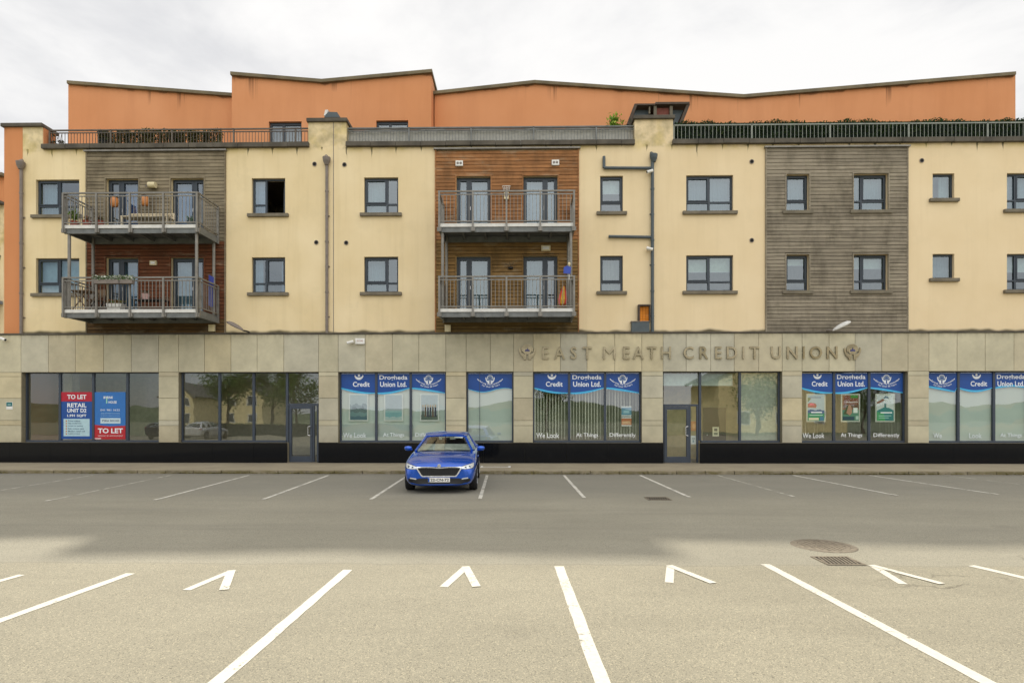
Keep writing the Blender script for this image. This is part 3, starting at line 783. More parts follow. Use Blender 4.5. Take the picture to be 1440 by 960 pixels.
# doors
def shop_door(xa, xb, zt, side, leaf):
    z0 = .115; y0, y1 = YF-.01, YF+.07; f = .07
    mb = MB()
    mb.box(xa, xa+f, y0, y1, z0, zt).box(xb-f, xb, y0, y1, z0, zt).box(xa+f, xb-f, y0, y1, zt-.08, zt)
    l0, l1 = leaf
    mb.box(l1, l1+.06, y0, y1, z0, zt-.08)
    for q in ((l0, l0+.09, z0, zt-.085), (l1-.1, l1-.004, z0, zt-.085), (l0+.09, l1-.1, z0, z0+.22), (l0+.09, l1-.1, zt-.20, zt-.085)):
        mb.box(q[0], q[1], y0-.015, y1-.02, q[2], q[3])
    o = mb.build('shop_door', 'shopframe', bld, bevel=0.004)
    MB().sheet_y([(xa+.02, z0), (xb-.02, z0), (xb-.02, zt-.04), (xa+.02, zt-.04)], YF+.03).build('pane', 'shopglass', o)
    h = MB(); hx = l1-.05; d = -.09; z = 1.12
    h.path([(hx, y0-.015, z), (hx-.02, y0+d, z), (hx-.10, y0+d, z+.02), (hx-.10, y0+d, z+.33), (hx-.02, y0+d, z+.35), (hx, y0-.015, z+.35)], .016, 8)
    h.build('handle', 'steelhandle', o)
    MB().box(xa, xb, YS-.02, .3, .101, .114).build('threshold', 'sill', o)
    MB().sheet_y([(xa+.02, zt), (xb-.02, zt), (xb-.02, ZS0-.04), (xa+.02, ZS0-.04)], YF+.036).build('transom_pane', 'shopglass', o)
a, b = X(404, YF)-.02, SH[1][1]-.06; shop_door(a, b, 2.33, 1, (X(407, YF), X(440, YF)))
a, b = SH[5][0]+.06, X(984, YF)-.05; shop_door(a, b, 2.30, 1, (X(934.5, YF), X(969, YF)))

# shop interiors
mb = MB(); mb.box(GXL+.3, GXR-.3, .35, 4.2, .06, .11); mb.build('shop_floor', 'floor', bld)
mb = MB(); mb.box(GXL+.3, GXR-.3, .31, 4.2, 3.62, 3.70)
for u in (236, 462): mb.box(X(u)-.08, X(u)+.08, .31, 4.2, .11, 3.62)
mb.box(GXL+.2, GXL+.3, .31, 4.4, .11, 3.62); mb.box(GXL+.3, XL+.02, 4.2, 4.4, .11, 4.9); mb.box(GXL, XL, .3, 4.4, 4.85, 4.93); mb.box(X(92,1.6), X(104,1.6), 1.5, 1.9, .11, 3.6)
mb.build('shop_partition', 'interior', bld)
mb = MB(); mb.box(X(917), X(1108), 1.9, 2.0, .11, 3.62); mb.box(X(914)-.05, X(914)+.05, .31, 1.9, .11, 3.62); mb.box(X(1112)-.05, X(1112)+.05, .31, 1.9, .11, 3.62); mb.build('office_partition', 'lit_office', bld)  # warm pale wall colour imitates a lit office
# ================================================================== GROUND
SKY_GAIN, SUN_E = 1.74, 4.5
def sheet(name, x0, x1, y0, y1, z, mat):
    return tag(MB().add([(x0,y0,z),(x1,y0,z),(x1,y1,z),(x0,y1,z)], [(0,1,2,3)]).build(name, mat), kind='structure')
sheet('ground', -700, 700, -700, 700, -0.02, 'asphalt')
sheet('car_park', -60, 60, -60, -3.16, 0.0, 'asphalt')
YK = -3.15
tag(MB().box(-60, 60, YK+.15, .35, -.015, .1).build('pavement', 'pave'), kind='structure')
mb = MB(); x = -60
while x < 60:
    mb.box(x+.010, x+.905, YK+random.uniform(-.01,.01), YK+.148, -.015, .1+random.uniform(-.004,.004), jit(C(136,126,104), .12)); x += .915
tag(mb.build('kerb', 'kerb', bevel=0.012), kind='structure')

# ---- painted bay lines by the kerb (thin, worn)
def strip(p, q, w, mat, name, z=.004):
    p, q = Vector((p[0], p[1], 0)), Vector((q[0], q[1], 0)); d = (q-p).normalized(); n = Vector((-d.y, d.x, 0))*w/2
    L_ = max(4, int((q-p).length/.18)); vs = []
    for k in range(L_+1):
        m = p.lerp(q, k/L_); vs += [m-n*random.uniform(.91, 1.06), m+n*random.uniform(.91, 1.06)]
    return tag(MB().add([(v.x, v.y, z) for v in vs], [(2*k, 2*k+2, 2*k+3, 2*k+1) for k in range(L_)]).build(name, mat), kind='structure')
near = [20, 130, 240, 350, 462, 574, 685, 793, 900, 1009, 1115, 1222, 1328, 1437]
far = [(-250, 706), (-95, 705), (64, 704.5), (217, 703), (370, 702), (521.5, 702), (675, 701), (822, 700), (970, 699), (1116, 698), (1262, 696.5), (1404, 695), (1545, 694), (1690, 693)]
wear = 'FFFPPPPPPFWWFF'
for k, (u, f) in enumerate(zip(near, far)):
    a, b = G(u, 668), G(*f)
    strip(a, b, .085, {'F': 'paintfaded', 'W': 'paintworn', 'P': 'paintworn'}[wear[k]], 'parking_line')
    d = Vector((a[0]-b[0], a[1]-b[1])).normalized()
    if k not in (0, 1): strip((b[0]+d.x*.18, b[1]+d.y*.18), b, .085, 'paint', 'parking_line_end', .008)
# ---- wide fresh lines in front, and arrowheads between them
def cont(a, b, L=5.1):
    p, q = Vector(a), Vector(b); d = (q-p).normalized(); return tuple(p+d*L)
for (u0, v0), (u1, v1) in (((-118, 809), (-600, 890)), ((184, 806), (0, 872.5)), ((489, 801), (304, 960)), ((786, 796), (847.5, 960)), ((1076, 793), (1390, 960)), ((1366, 795), (1500, 826)), ((1655, 793), (1800, 820))):
    a, b = G(u0, v0), G(u1, v1); strip(a, cont(a, b), .115, 'paint', 'parking_line')
def chevron(apex, l, r):
    a, l, r = Vector(G(*apex)), Vector(G(*l)), (Vector(G(*r)) if r else None); w = .095
    mb = MB()
    for k, e in enumerate((l, r) if r else (l,)):
        d = (e-a).normalized(); n = Vector((-d.y, d.x))*w/2
        s = a-d*.03
        vs = [s-n, s+n, e+n, e-n]
        mb.add([(v.x, v.y, .004+.004*k) for v in vs], [(0,3,2,1)])
    tag(mb.build('arrow_marking', 'paint'), kind='structure')
for ap, l, r in (((27, 809), (-59, 833), None), ((325, 803), (262, 829.5), (315, 829.5)), ((655, 797.5), (624, 825), (670, 825)), ((943, 796), (941, 819), (1003, 820)), ((1228, 795.5), (1270, 821), (1325, 821)), ((1520, 795), (1590, 821), (1650, 821))):
    chevron(ap, l, r)

# ---- ironwork in the tarmac
def manhole():
    x, y = G(1158, 767); o = thing('manhole_cover', (x, y, 0), 'round rusty iron manhole cover in the tarmac on the right', 'manhole cover')
    MB().lathe([(.34,0), (.34,.008), (.41,.008), (.43,.001)], (x, y, 0.001), 40).build('rim', 'iron', o)
    mb = MB(); mb.lathe([(.335, .0), (.335, .007)], (x, y, .001), 40)
    for i in range(-4, 5):
        for j in range(-4, 5):
            if i*i+j*j < 18: mb.box(x+i*.07-.022, x+i*.07+.022, y+j*.07-.022, y+j*.07+.022, .008, .012)
    mb.build('lid', 'iron', o)
manhole()
def grate(u, v, w, d, label, n=9):
    x, y = G(u, v); o = thing('drain_grate', (x, y, 0), label, 'drain grate')
    MB().box(x-w/2, x+w/2, y-d/2, y+d/2, .001, .003).build('gully', 'hole', o)
    mb = MB(); 
    for k in range(n): 
        xx = x-w/2+w*(k+.5)/n; mb.bar((xx-.03, y-d/2, .008), (xx+.03, y+d/2, .008), .018, .012)
    mb.box(x-w/2-.03, x+w/2+.03, y-d/2-.03, y-d/2, .001, .012); mb.box(x-w/2-.03, x+w/2+.03, y+d/2, y+d/2+.03, .001, .012)
    mb.box(x-w/2-.03, x-w/2, y-d/2, y+d/2, .001, .012); mb.box(x+w/2, x+w/2+.03, y-d/2, y+d/2, .001, .012)
    mb.build('grille', 'iron', o)
grate(1178, 788.5, .42, .36, 'square drain grate with dark slots beside the round manhole cover')
grate(925, 701, .46, .40, 'dark drain grate at the end of a thin bay line right of the blue car')
x, y = G(697, 656, .1)
o = thing('access_cover', (x, y, .1), 'pale steel access cover set in the pavement behind the blue car', 'access cover')
MB().box(x-.52, x+.52, y-.25, y+.25, .101, .106).build('cover_frame', 'fascia', o); MB().box(x-.44, x+.44, y-.18, y+.18, .104, .110).build('cover_plate', 'pave', o)

# ---- weeds and moss in the kerb joint
mb = MB()
for k in range(4200):
    x = random.uniform(-22, 22); 
    if math.sin(x*1.7)+math.sin(x*.63+1)+random.gauss(0,.6) < .1: continue
    p = (x, YK-.03+random.gauss(0,.02), .012+abs(random.gauss(0,.012)))
    mb.leafcard(p, random.uniform(.03,.07), jit(random.choice([C(104,98,44), C(88,80,46), C(120,110,60)]), .2))
tag(mb.build('kerb_weeds', 'leaf'), 'low moss and weeds growing along the foot of the kerb', 'weeds', kind='stuff')

# ---- open ground and a low wooded ridge behind the viewer (the shop glass mirrors them)
N = NT('rough_grass'); p = N.pos(); M['grass'] = N.fin(N.mix(N.rng(N.noise(p, 0.4, 5), .3, .7), C(104,110,82), C(126,130,100)), 0.9)
N = NT('wooded_ridge'); p = N.pos(); M['ridge'] = N.fin(N.mix(N.rng(N.noise(p, 0.25, 5), .3, .7), C(62,78,52), C(104,114,86)), 0.95)
sheet('lawn', -140, 140, -150, -33.0, 0.03, 'grass')
mb = MB(); n = 90; vs = []
for k in range(n+1):
    x = -330+660*k/n; h = 4.6+1.4*math.sin(k*.31)+1.0*math.sin(k*.83+1)+random.uniform(-.8, .8); vs += [(x, -150, -.01), (x, -158, h), (x, -190, h*.8), (x, -215, -.01)]
for k in range(n):
    for m in range(3): mb.add([vs[4*k+m], vs[4*k+m+1], vs[4*k+m+5], vs[4*k+m+4]], [(3,2,1,0)])
tag(mb.build('hills', 'ridge'), kind='structure')
# ================================================================== CARS
def car(name, loc, label, paint, plate=None, rot=0.0, group=None):
    root = thing(name, loc, label, 'car', group)
    ox, oy, oz = loc
    W = lambda x, y, z: (ox+x, oy+y, oz+z)
    # -- lower body, lofted along its length (y runs from the nose to the tail)
    st = [ # y, z_bottom, hw_bottom, hw_mid, z_mid, hw_shoulder, z_shoulder, hw_edge, z_edge, z_centre
        (0.06, .25, .46, .50, .40, .47, .56, .42, .60, .615),
        (0.03, .22, .58, .63, .40, .58, .57, .50, .635, .655),
        (0.07, .19, .70, .755, .42, .71, .60, .60, .665, .695),
        (0.20, .17, .78, .845, .46, .815, .665, .68, .725, .765),
        (0.48, .17, .80, .888, .52, .872, .765, .72, .815, .850),
        (0.95, .17, .80, .896, .55, .882, .825, .73, .88, .910),
        (1.38, .17, .80, .896, .56, .885, .875, .74, .93, .95),
        (1.60, .17, .80, .894, .56, .884, .900, .75, .940, .945),
        (2.50, .17, .80, .894, .56, .884, .920, .75, .965, .970),
        (3.30, .17, .80, .896, .56, .886, .940, .75, .975, .980),
        (3.95, .20, .78, .880, .60, .865, .960, .72, 1.00, 1.01),
        (4.25, .26, .70, .830, .60, .80, .950, .66, 1.00, 1.01),
        (4.34, .32, .60, .74, .60, .70, .920, .56, .97, .98)]
    V, Fs = [], []
    def ring(s):
        y, zb, hb, hm, zm, hs, zs, he, ze, zc = s
        h = [(0, zb), (hb*.7, zb), (hb, zb+.03), (hm, zm), (hs, zs), (he, ze), (he*.5, zc-(zc-ze)*.15), (0, zc)]
        return [(x, y, z) for x, z in h]+[(-x, y, z) for x, z in h[-2:0:-1]]
    n = 14
    for s in st: V += ring(s)
    for i in range(len(st)-1):
        for k in range(n):
            a, b = i*n+k, i*n+(k+1) % n; Fs.append((a, b, b+n, a+n))
    Fs.append(tuple(range(n))[::-1]); Fs.append(tuple((len(st)-1)*n+k for k in range(n)))
    me = bpy.data.meshes.new('body'); me.from_pydata(V, [], Fs)
    tmp = bpy.data.objects.new('body', me); COL.objects.link(tmp)
    sb = tmp.modifiers.new('Sub', 'SUBSURF'); sb.levels = sb.render_levels = 2
    cuts = []
    for y in (.86, 3.50):
        for sx in (-1, 1):
            c = MB().tube((sx*.62, y, .325), (sx*1.2, y, .325), .365, n=32); m2 = bpy.data.meshes.new('cut'); m2.from_pydata(c.v, [], c.f)
            co = bpy.data.objects.new('cut', m2); COL.objects.link(co); cuts.append(co)
            b = tmp.modifiers.new('Bool', 'BOOLEAN'); b.operation = 'DIFFERENCE'; b.object = co; b.solver = 'EXACT'
    dg = bpy.context.evaluated_depsgraph_get(); nm = bpy.data.meshes.new_from_object(tmp.evaluated_get(dg))
    bpy.data.objects.remove(tmp); 
    for c in cuts: bpy.data.objects.remove(c)
    from mathutils.bvhtree import BVHTree
    bvh = BVHTree.FromPolygons([v.co.copy() for v in nm.vertices], [tuple(p.vertices) for p in nm.polygons])
    nm.materials.clear(); nm.materials.append(M[paint]); nm.polygons.foreach_set('use_smooth', [True]*len(nm.polygons))
    nm.set_sharp_from_angle(angle=R(42))
    body = bpy.data.objects.new('body', nm); COL.objects.link(body); put(body, loc, root)
    # -- cabin: roof and pillars, glass between them
    B = {'fc': (0, 1.24, .960), 'f': (.735, 1.42, .94), 's1': (.805, 2.05, .945), 's2': (.81, 2.95, .955), 's3': (.79, 3.45, .975), 'r': (.66, 4.08, 1.0), 'rc': (0, 4.18, 1.01)}
    T = {'fc': (0, 1.98, 1.325), 'f': (.525, 2.08, 1.295), 's1': (.565, 2.45, 1.35), 's2': (.565, 3.0, 1.36), 's3': (.54, 3.45, 1.335), 'r': (.47, 3.78, 1.30), 'rc': (0, 3.84, 1.32)}
    L = lambda a, b, t: tuple(a[i]+(b[i]-a[i])*t for i in range(3))
    mir = lambda p: (-p[0], p[1], p[2])
    mb = MB()
    for m in (lambda p: p, mir):
        def strip(a, b, w0=.055, w1=.05):
            mb.bar(W(*m(a)), W(*m(b)), w0, w1)
        strip(B['f'], T['f'], .055, .05); strip(B['s2'], T['s2'], .08, .05); strip(B['s3'], T['s3'], .16, .07); strip(B['r'], T['r'], .14, .08)
        strip(T['f'], T['s1'], .06, .05); strip(T['s1'], T['s2'], .05, .05); strip(T['s2'], T['s3'], .05, .05); strip(T['s3'], T['r'], .06, .05)
        strip(T['fc'], T['f'], .05, .045); strip(B['s3'], B['r'], .12, .06)
    # roof skin with crown
    rows_ = []
    prof = [(1.95, 1.325, .54), (2.05, 1.358, .55), (2.2, 1.395, .565), (2.45, 1.425, .575), (2.9, 1.438, .575), (3.35, 1.415, .56), (3.65, 1.37, .53), (3.90, 1.32, .49)]
    for y, z, hw in prof: rows_.append([(hw*t, y+.10*abs(t)**2*(1 if y < 2.3 else 0), z-.045*t*t) for t in (-1,-.75,-.5,-.25,0,.25,.5,.75,1)])
    vs = [W(*p) for r in rows_ for p in r]; fs = [(i*9+k, i*9+k+1, i*9+k+10, i*9+k+9) for i in range(len(prof)-1) for k in range(8)]
    mb.add(vs, fs)
    rf = mb.build('roof', M[paint], root, smooth=True); rf.data.set_sharp_from_angle(angle=R(35))
    def patch(name, a, b, c, d, mat, parent=root):
        return MB().add([W(*a), W(*b), W(*c), W(*d)], [(0,1,2,3)]).build(name, mat, parent)
    g = MB()
    bl, br, tl, tr = mir(B['f']), B['f'], mir(T['f']), T['f']
    nx = 8; vs = []
    for j, (e0, ec, e1) in enumerate(((bl, B['fc'], br), (tl, T['fc'], tr))):
        for k in range(nx+1):
            t = k/nx; q = 2*t-1; x = e0[0]+(e1[0]-e0[0])*t
            vs.append(W(x, ec[1]+(e0[1]-ec[1])*q*q, ec[2]+(e0[2]-ec[2])*q*q))
    g.add(vs, [(k, k+1, k+nx+2, k+nx+1) for k in range(nx)]).build('windscreen', 'carglass', root, smooth=True)
    for m in (lambda p: p, mir):
        MB().add([W(*m(B['f'])), W(*m(B['s1'])), W(*m(B['s2'])), W(*m(T['s2'])), W(*m(T['s1'])), W(*m(T['f']))], [(0,1,2,3,4,5)]).build('side_window', 'carglass', root)
        patch('side_window', m(B['s2']), m(B['s3']), m(T['s3']), m(T['s2']), 'carglass')
    vs = [W(*mir(B['r'])), W(*B['rc']), W(*B['r']), W(*T['r']), W(*T['rc']), W(*mir(T['r']))]
    MB().add(vs, [(0,1,4,5), (1,2,3,4)]).build('rear_window', 'carglass', root)
    # -- cabin fittings seen through the screen
    mb = MB(); mb.add([W(-.70,1.46,.965), W(.70,1.46,.965), W(.66,1.86,1.105), W(-.66,1.86,1.105), W(-.66,1.90,.8), W(.66,1.90,.8)], [(0,1,2,3), (3,2,5,4)])
    mb.build('dashboard', 'dash_reflection', root)  # raised and coloured pale to imitate clouds mirrored in the windscreen
    for x in (-.36, .36):
        MB().box(ox+x-.24, ox+x+.24, oy+2.5, oy+2.62, oz+.55, oz+1.12).build('front_seat', 'seat', root, bevel=.04)
        MB().box(ox+x-.13, ox+x+.13, oy+2.52, oy+2.61, oz+1.14, oz+1.27).build('headrest', 'seat', root, bevel=.03)
    MB().box(ox-.66, ox+.66, oy+3.35, oy+3.45, oz+.55, oz+1.16).build('rear_seat', 'seat', root, bevel=.04)
    MB().box(ox-.11, ox+.11, oy+2.10, oy+2.13, oz+1.20, oz+1.262).build('rear_view_mirror', 'black', root, bevel=.01)
    MB().path([W(-.52+.17*math.cos(t*.5236)+.17, 2.12-.02*math.sin(t*.5236), .93+.17*math.sin(t*.5236)) for t in range(13)], .014, 6).build('steering_wheel', 'black', root)
    MB().add([W(.24,1.93,1.262), W(.46,1.97,1.252), W(.465,1.985,1.285), W(.245,1.945,1.294)], [(0,1,2,3)]).build('sun_visor_label', 'white', root)
    # -- nose: grille, lamps, intake, plate, badge
    def nose(x, lift=0.0, z=.4):   # y of the front of the body at (x, z)
        h = bvh.ray_cast(Vector((x, -2, z)), Vector((0, 1, 0)))
        return (h[0].y if h[0] else .2)-lift
    def face(pts, lift, name, mat, parent=root, th=.02, seg=12, rows=4):
        """outline (x,z) draped over the front of the body"""
        top, bot = pts; mbx = MB(); xs = [top[0][0]+(top[-1][0]-top[0][0])*k/seg for k in range(seg+1)]
        def at(poly, x):
            for (a, za), (b, zb) in zip(poly, poly[1:]):
                if a-1e-6 <= x <= b+1e-6: return za+(zb-za)*(x-a)/max(1e-6, b-a)
            return poly[-1][1] if x > poly[-1][0] else poly[0][1]
        vs = []
        for x in xs:
            zt, zb = at(top, x), at(bot, x)
            for r in range(rows+1):
                z = zb+(zt-zb)*r/rows; vs.append(W(x, nose(x, lift, z), z))
        m = rows+1
        f = [(m*k+r, m*(k+1)+r, m*(k+1)+r+1, m*k+r+1) for k in range(seg) for r in range(rows)]
        return mbx.add(vs, f).build(name, mat, parent, smooth=True)
    G0 = ([(-.50,.625), (-.22,.625), (0,.605), (.22,.625), (.50,.625)], [(-.50,.60), (-.40,.435), (.40,.435), (.50,.60)])
    face(([(-.535,.652), (-.22,.650), (0,.630), (.22,.650), (.535,.652)], [(-.535,.60), (-.415,.408), (.415,.408), (.535,.60)]), .010, 'grille_surround', 'chrome', seg=24)
    gr = face(G0, .016, 'grille', 'black', seg=24)
    mb = MB()
    for k in range(19):
        x = -.44+.88*k/18; zb = .445 if abs(x) < .40 else .52
        mb.bar(W(x, nose(x,.022,zb), zb), W(x, nose(x,.022,.60), .60), .012)
    mb.build('grille_bar', 'cardark', gr)
    face(([(-.62,.335), (-.50,.375), (.50,.375), (.62,.335)], [(-.62,.27), (-.50,.235), (.50,.235), (.62,.27)]), .008, 'lower_intake', 'black', seg=16)
    face(([(-.66,.225), (-.45,.205), (.45,.205), (.66,.225)], [(-.66,.195), (-.45,.17), (.45,.17), (.66,.195)]), .012, 'chin_spoiler', M[paint], seg=12)
    if plate:
        p = thing_plate = MB().box(ox-.26, ox+.26, oy+nose(0,.045,.34), oy+nose(0,.028,.34), oz+.285, oz+.395).build('number_plate', 'white', root, bevel=.004)
        mb = MB(); add_text(mb, plate, ox-.20, ox+.235, oz+.308, oz+.372, oy+nose(0,.0465,.34), bold=.02); mb.build('registration', 'black', p)
        MB().sheet_y([(ox-.258, oz+.29), (ox-.222, oz+.29), (ox-.222, oz+.39), (ox-.258, oz+.39)], oy+nose(0,.0463,.34)).build('blue_band', 'carblue', p)
    MB().tube(W(0, nose(0,.02,.665), .665), W(0, nose(0,-.01,.665), .675), .042, n=20).build('badge', 'chrome', root)
    for s in (-1, 1):
        # headlamp wraps round the corner
        def draped(name, xs, top, bot, lift, mat, rows=3):
            a = [(s*x, z) for x, z in zip(xs, top)]; b = [(s*x, z) for x, z in zip(xs, bot)]
            if s < 0: a, b = a[::-1], b[::-1]
            return face((a, b), lift, name, mat, seg=10, rows=rows)
        draped('headlight_housing', (.53,.62,.72,.80,.835), (.655,.682,.706,.724,.725), (.592,.585,.590,.602,.62), .006, 'black')
        h = draped('headlight', (.54,.63,.72,.79,.82), (.648,.674,.697,.714,.716), (.600,.594,.600,.612,.64), .010, 'lamp')
        for x, z in ((.63, .628), (.725, .642)):
            MB().tube(W(s*x, nose(s*x,.016,z), z), W(s*x, nose(s*x,.004,z), z), .024, n=12).build('projector', 'carglassdark', h)
        draped('corner_intake', (.50,.60,.68,.74), (.345,.360,.372,.365), (.275,.270,.275,.30), .006, 'black')
        draped('fog_light', (.54,.62,.69), (.372,.388,.396), (.345,.358,.366), .012, 'lamp')
        # mirrors
        mb = MB(); c = W(s*.965, 1.66, .995)
        mb.lathe([(.0,-.065), (.075,-.05), (.105,0), (.09,.05), (.0,.07)], c, 14)
        mb.v = [(p[0], c[1]+(p[1]-c[1])*.55, p[2]) for p in mb.v]
        mb.bar(W(s*.86, 1.68, .955), W(s*.92, 1.67, .975), .05, .04)
        mb.build('door_mirror', M[paint], root, smooth=True)
        MB().bar(W(s*.893, 1.75, .78), W(s*.893, 1.93, .785), .02, .03).build('door_handle', M[paint], root)
        vs = [W(s*.62, 4.335, .80), W(s*.80, 4.24, .80), W(s*.80, 4.23, .93), W(s*.62, 4.325, .93)]
        MB().add(vs, [(0,1,2,3) if s < 0 else (3,2,1,0)]).build('rear_lamp', 'redlamp', root)
        for y in (.86, 3.50):
            mb = MB(); prof = [(.20,-.0), (.30,.0), (.318,.03), (.32,.10), (.318,.17), (.30,.2), (.20,.2)]
            vs = []; N = 28
            for i in range(N):
                t = 2*math.pi*i/N; vs += [W(s*(.69+u_), y+r*math.cos(t), .322+r*math.sin(t)) for r, u_ in prof]
            k = len(prof); fs = [(i*k+m, ((i+1) % N)*k+m, ((i+1) % N)*k+m+1, i*k+m+1) for i in range(N) for m in range(k-1)]
            mb.add(vs, fs); t_ = mb.build('wheel', 'rubber', root, smooth=True)
            mb = MB()
            for i in range(5):
                a = 2*math.pi*i/5+.3
                mb.bar(W(s*.865, y+.03*math.cos(a), .322+.03*math.sin(a)), W(s*.87, y+.20*math.cos(a), .322+.20*math.sin(a)), .055, .03)
            mb.tube(W(s*.84, y, .322), W(s*.875, y, .322), .05, n=14)
            for i in range(24):
                a, b = 2*math.pi*i/24, 2*math.pi*(i+1)/24
                mb.bar(W(s*.865, y+.205*math.cos(a), .322+.205*math.sin(a)), W(s*.865, y+.205*math.cos(b), .322+.205*math.sin(b)), .03, .03)
            mb.build('rim', 'alloy', t_)
            MB().tube(W(s*.70, y, .322), W(s*.76, y, .322), .17, n=20).build('brake_disc', 'iron', t_)
    if rot:
        root.rotation_euler = (0, 0, rot)
    return root
cx = -1.95
car('parked_car', (cx, -7.88, 0.0), 'shiny blue hatchback parked nose out in front of the shop windows', 'carblue', '22-CN-72', rot=R(3.0))
# ================================================================== SIGNS AND WINDOW DRESSING
def emblem_polys(cx, cz, h):
    """two cupped hands under a round picture of people"""
    out = []
    r = h*.36; c = (cx, cz+h*.10)
    ring = lambda r0, r1, a0, a1, n=18: [(c[0]+r1*math.cos(a0+(a1-a0)*k/n), c[1]+r1*math.sin(a0+(a1-a0)*k/n)) for k in range(n+1)]+[(c[0]+r0*math.cos(a1-(a1-a0)*k/n), c[1]+r0*math.sin(a1-(a1-a0)*k/n)) for k in range(n+1)]
    out.append(('rim', ring(r*.80, r, R(-20), R(200))))
    out.append(('globe', [(c[0]+r*.78*math.cos(2*math.pi*k/20), c[1]+r*.78*math.sin(2*math.pi*k/20)) for k in range(20)]))
    for s in (-1, 1):
        hand = [(.06,-.50), (.24,-.50), (.24,-.40), (.40,-.26), (.50,-.02), (.52,.18), (.46,.24), (.41,.10), (.38,-.04), (.33,-.12), (.24,-.16), (.10,-.16), (.05,-.22), (.07,-.30)]
        out.append(('hand', [(cx+s*x*h, cz+z*h) for x, z in hand]))
    out.append(('folk', [(c[0]-r*.45, c[1]-r*.25), (c[0]-r*.3, c[1]+r*.1), (c[0]-r*.12, c[1]+r*.0), (c[0], c[1]+r*.42), (c[0]+r*.12, c[1]+r*.0), (c[0]+r*.3, c[1]+r*.1), (c[0]+r*.45, c[1]-r*.25)]))
    return out
def tri_poly(mb, pts, y, c):
    """concave outlines are cut into triangles"""
    from mathutils.geometry import tessellate_polygon
    t = tessellate_polygon([[Vector((p[0], p[1], 0)) for p in pts]])
    n = len(mb.v); mb.v += [(p[0], y, p[1]) for p in pts]
    for f in t:
        a, b, d = (pts[i] for i in f); A = (b[0]-a[0])*(d[1]-a[1])-(d[0]-a[0])*(b[1]-a[1])
        mb.f.append(tuple(n+i for i in (f if A > 0 else f[::-1]))); mb.c.append(c)
WHITE, NAVY, SKYB = C(232,236,240), C(14,72,150), C(70,180,228)

# ---- raised metal letters
yl = YS-.055
sg = thing('shop_sign', (X(975, yl), yl, Z(504, 975, yl)), 'raised metal letters EAST MEATH CREDIT UNION across the stone band', 'shop sign')
us = [767.3, 787, 806.7, 825.8, 857, 881, 897.8, 916.7, 936.8, 968.5, 990, 1010.5, 1029.5, 1045.7, 1061.5, 1091.5, 1114.5, 1130.5, 1147.5, 1170.5]
z0, z1 = Z(504.5, 975, yl), Z(487, 975, yl); hh = z1-z0
for ch, u in zip('EASTMEATHCREDITUNION', us):
    vs, fs = text_geo(ch); w_ = (max(p[0] for p in vs)-min(p[0] for p in vs))/.72*hh*(1.12 if ch == 'M' else .95); x = X(u, yl)
    mb = MB(); add_text(mb, ch, x-w_/2, x+w_/2, z0, z1, yl, bold=.0 if ch == 'M' else .012, depth=.04)
    for dx in (-.12, .12): mb.tube((x+dx*w_, yl+.04, (z0+z1)/2-.03), (x+dx*w_, YS, (z0+z1)/2-.03), .01, n=6)
    lt = tag(mb.build('letter', 'lettersteel', sg), 'letter '+ch); lt.rotation_euler = (random.gauss(0, R(1.5)), 0, random.gauss(0, R(2.5)))
for u in (741.5, 1199):
    x = X(u, yl); zc = Z(494, u, yl)
    mb = MB()
    for nm, p in emblem_polys(x, zc, .60):
        if nm in ('rim', 'hand', 'globe'): tri_poly(mb, p, yl, C(206,196,176)); mb.poly_y(p, yl+.002, yl+.03, C(180,170,150))
    e = mb.build('emblem', 'lettersteel', sg)
    mb = MB()
    for nm, p in emblem_polys(x, zc, .60):
        if nm == 'folk': mb.poly_y(p, yl-.012, yl-.003, C(60,60,110))
    mb.build('people_symbol', 'print', e)

# ---- vinyl on the glass
YV = YF+.026
def arc_text(mb, s, cx, cz, rad, size, y, c):
    vs0, _ = text_geo(s); tw = (max(p[0] for p in vs0))*size; a0 = -tw/rad/2; pen = 0.0
    for ch in s:
        if ch == ' ': pen += .28*size; continue
        vs, fs = text_geo(ch, .015); adv = (max(p[0] for p in vs)+.06)*size
        a = a0+(pen+adv/2)/rad; pen += adv
        P = []
        for px, pz in vs:
            lx, lz = px*size-adv/2, pz*size
            P.append((cx+(rad-lz)*math.sin(a)+lx*math.cos(a), cz-(rad-lz)*math.cos(a)+lx*math.sin(a)))
        F_ = []
        for f in fs:
            A = sum(P[f[i]][0]*P[f[(i+1) % len(f)]][1]-P[f[(i+1) % len(f)]][0]*P[f[i]][1] for i in range(len(f)))
            F_.append(f if A > 0 else f[::-1])
        mb.add([(p[0], y, p[1]) for p in P], F_, c)
ZT = ZS0-.055
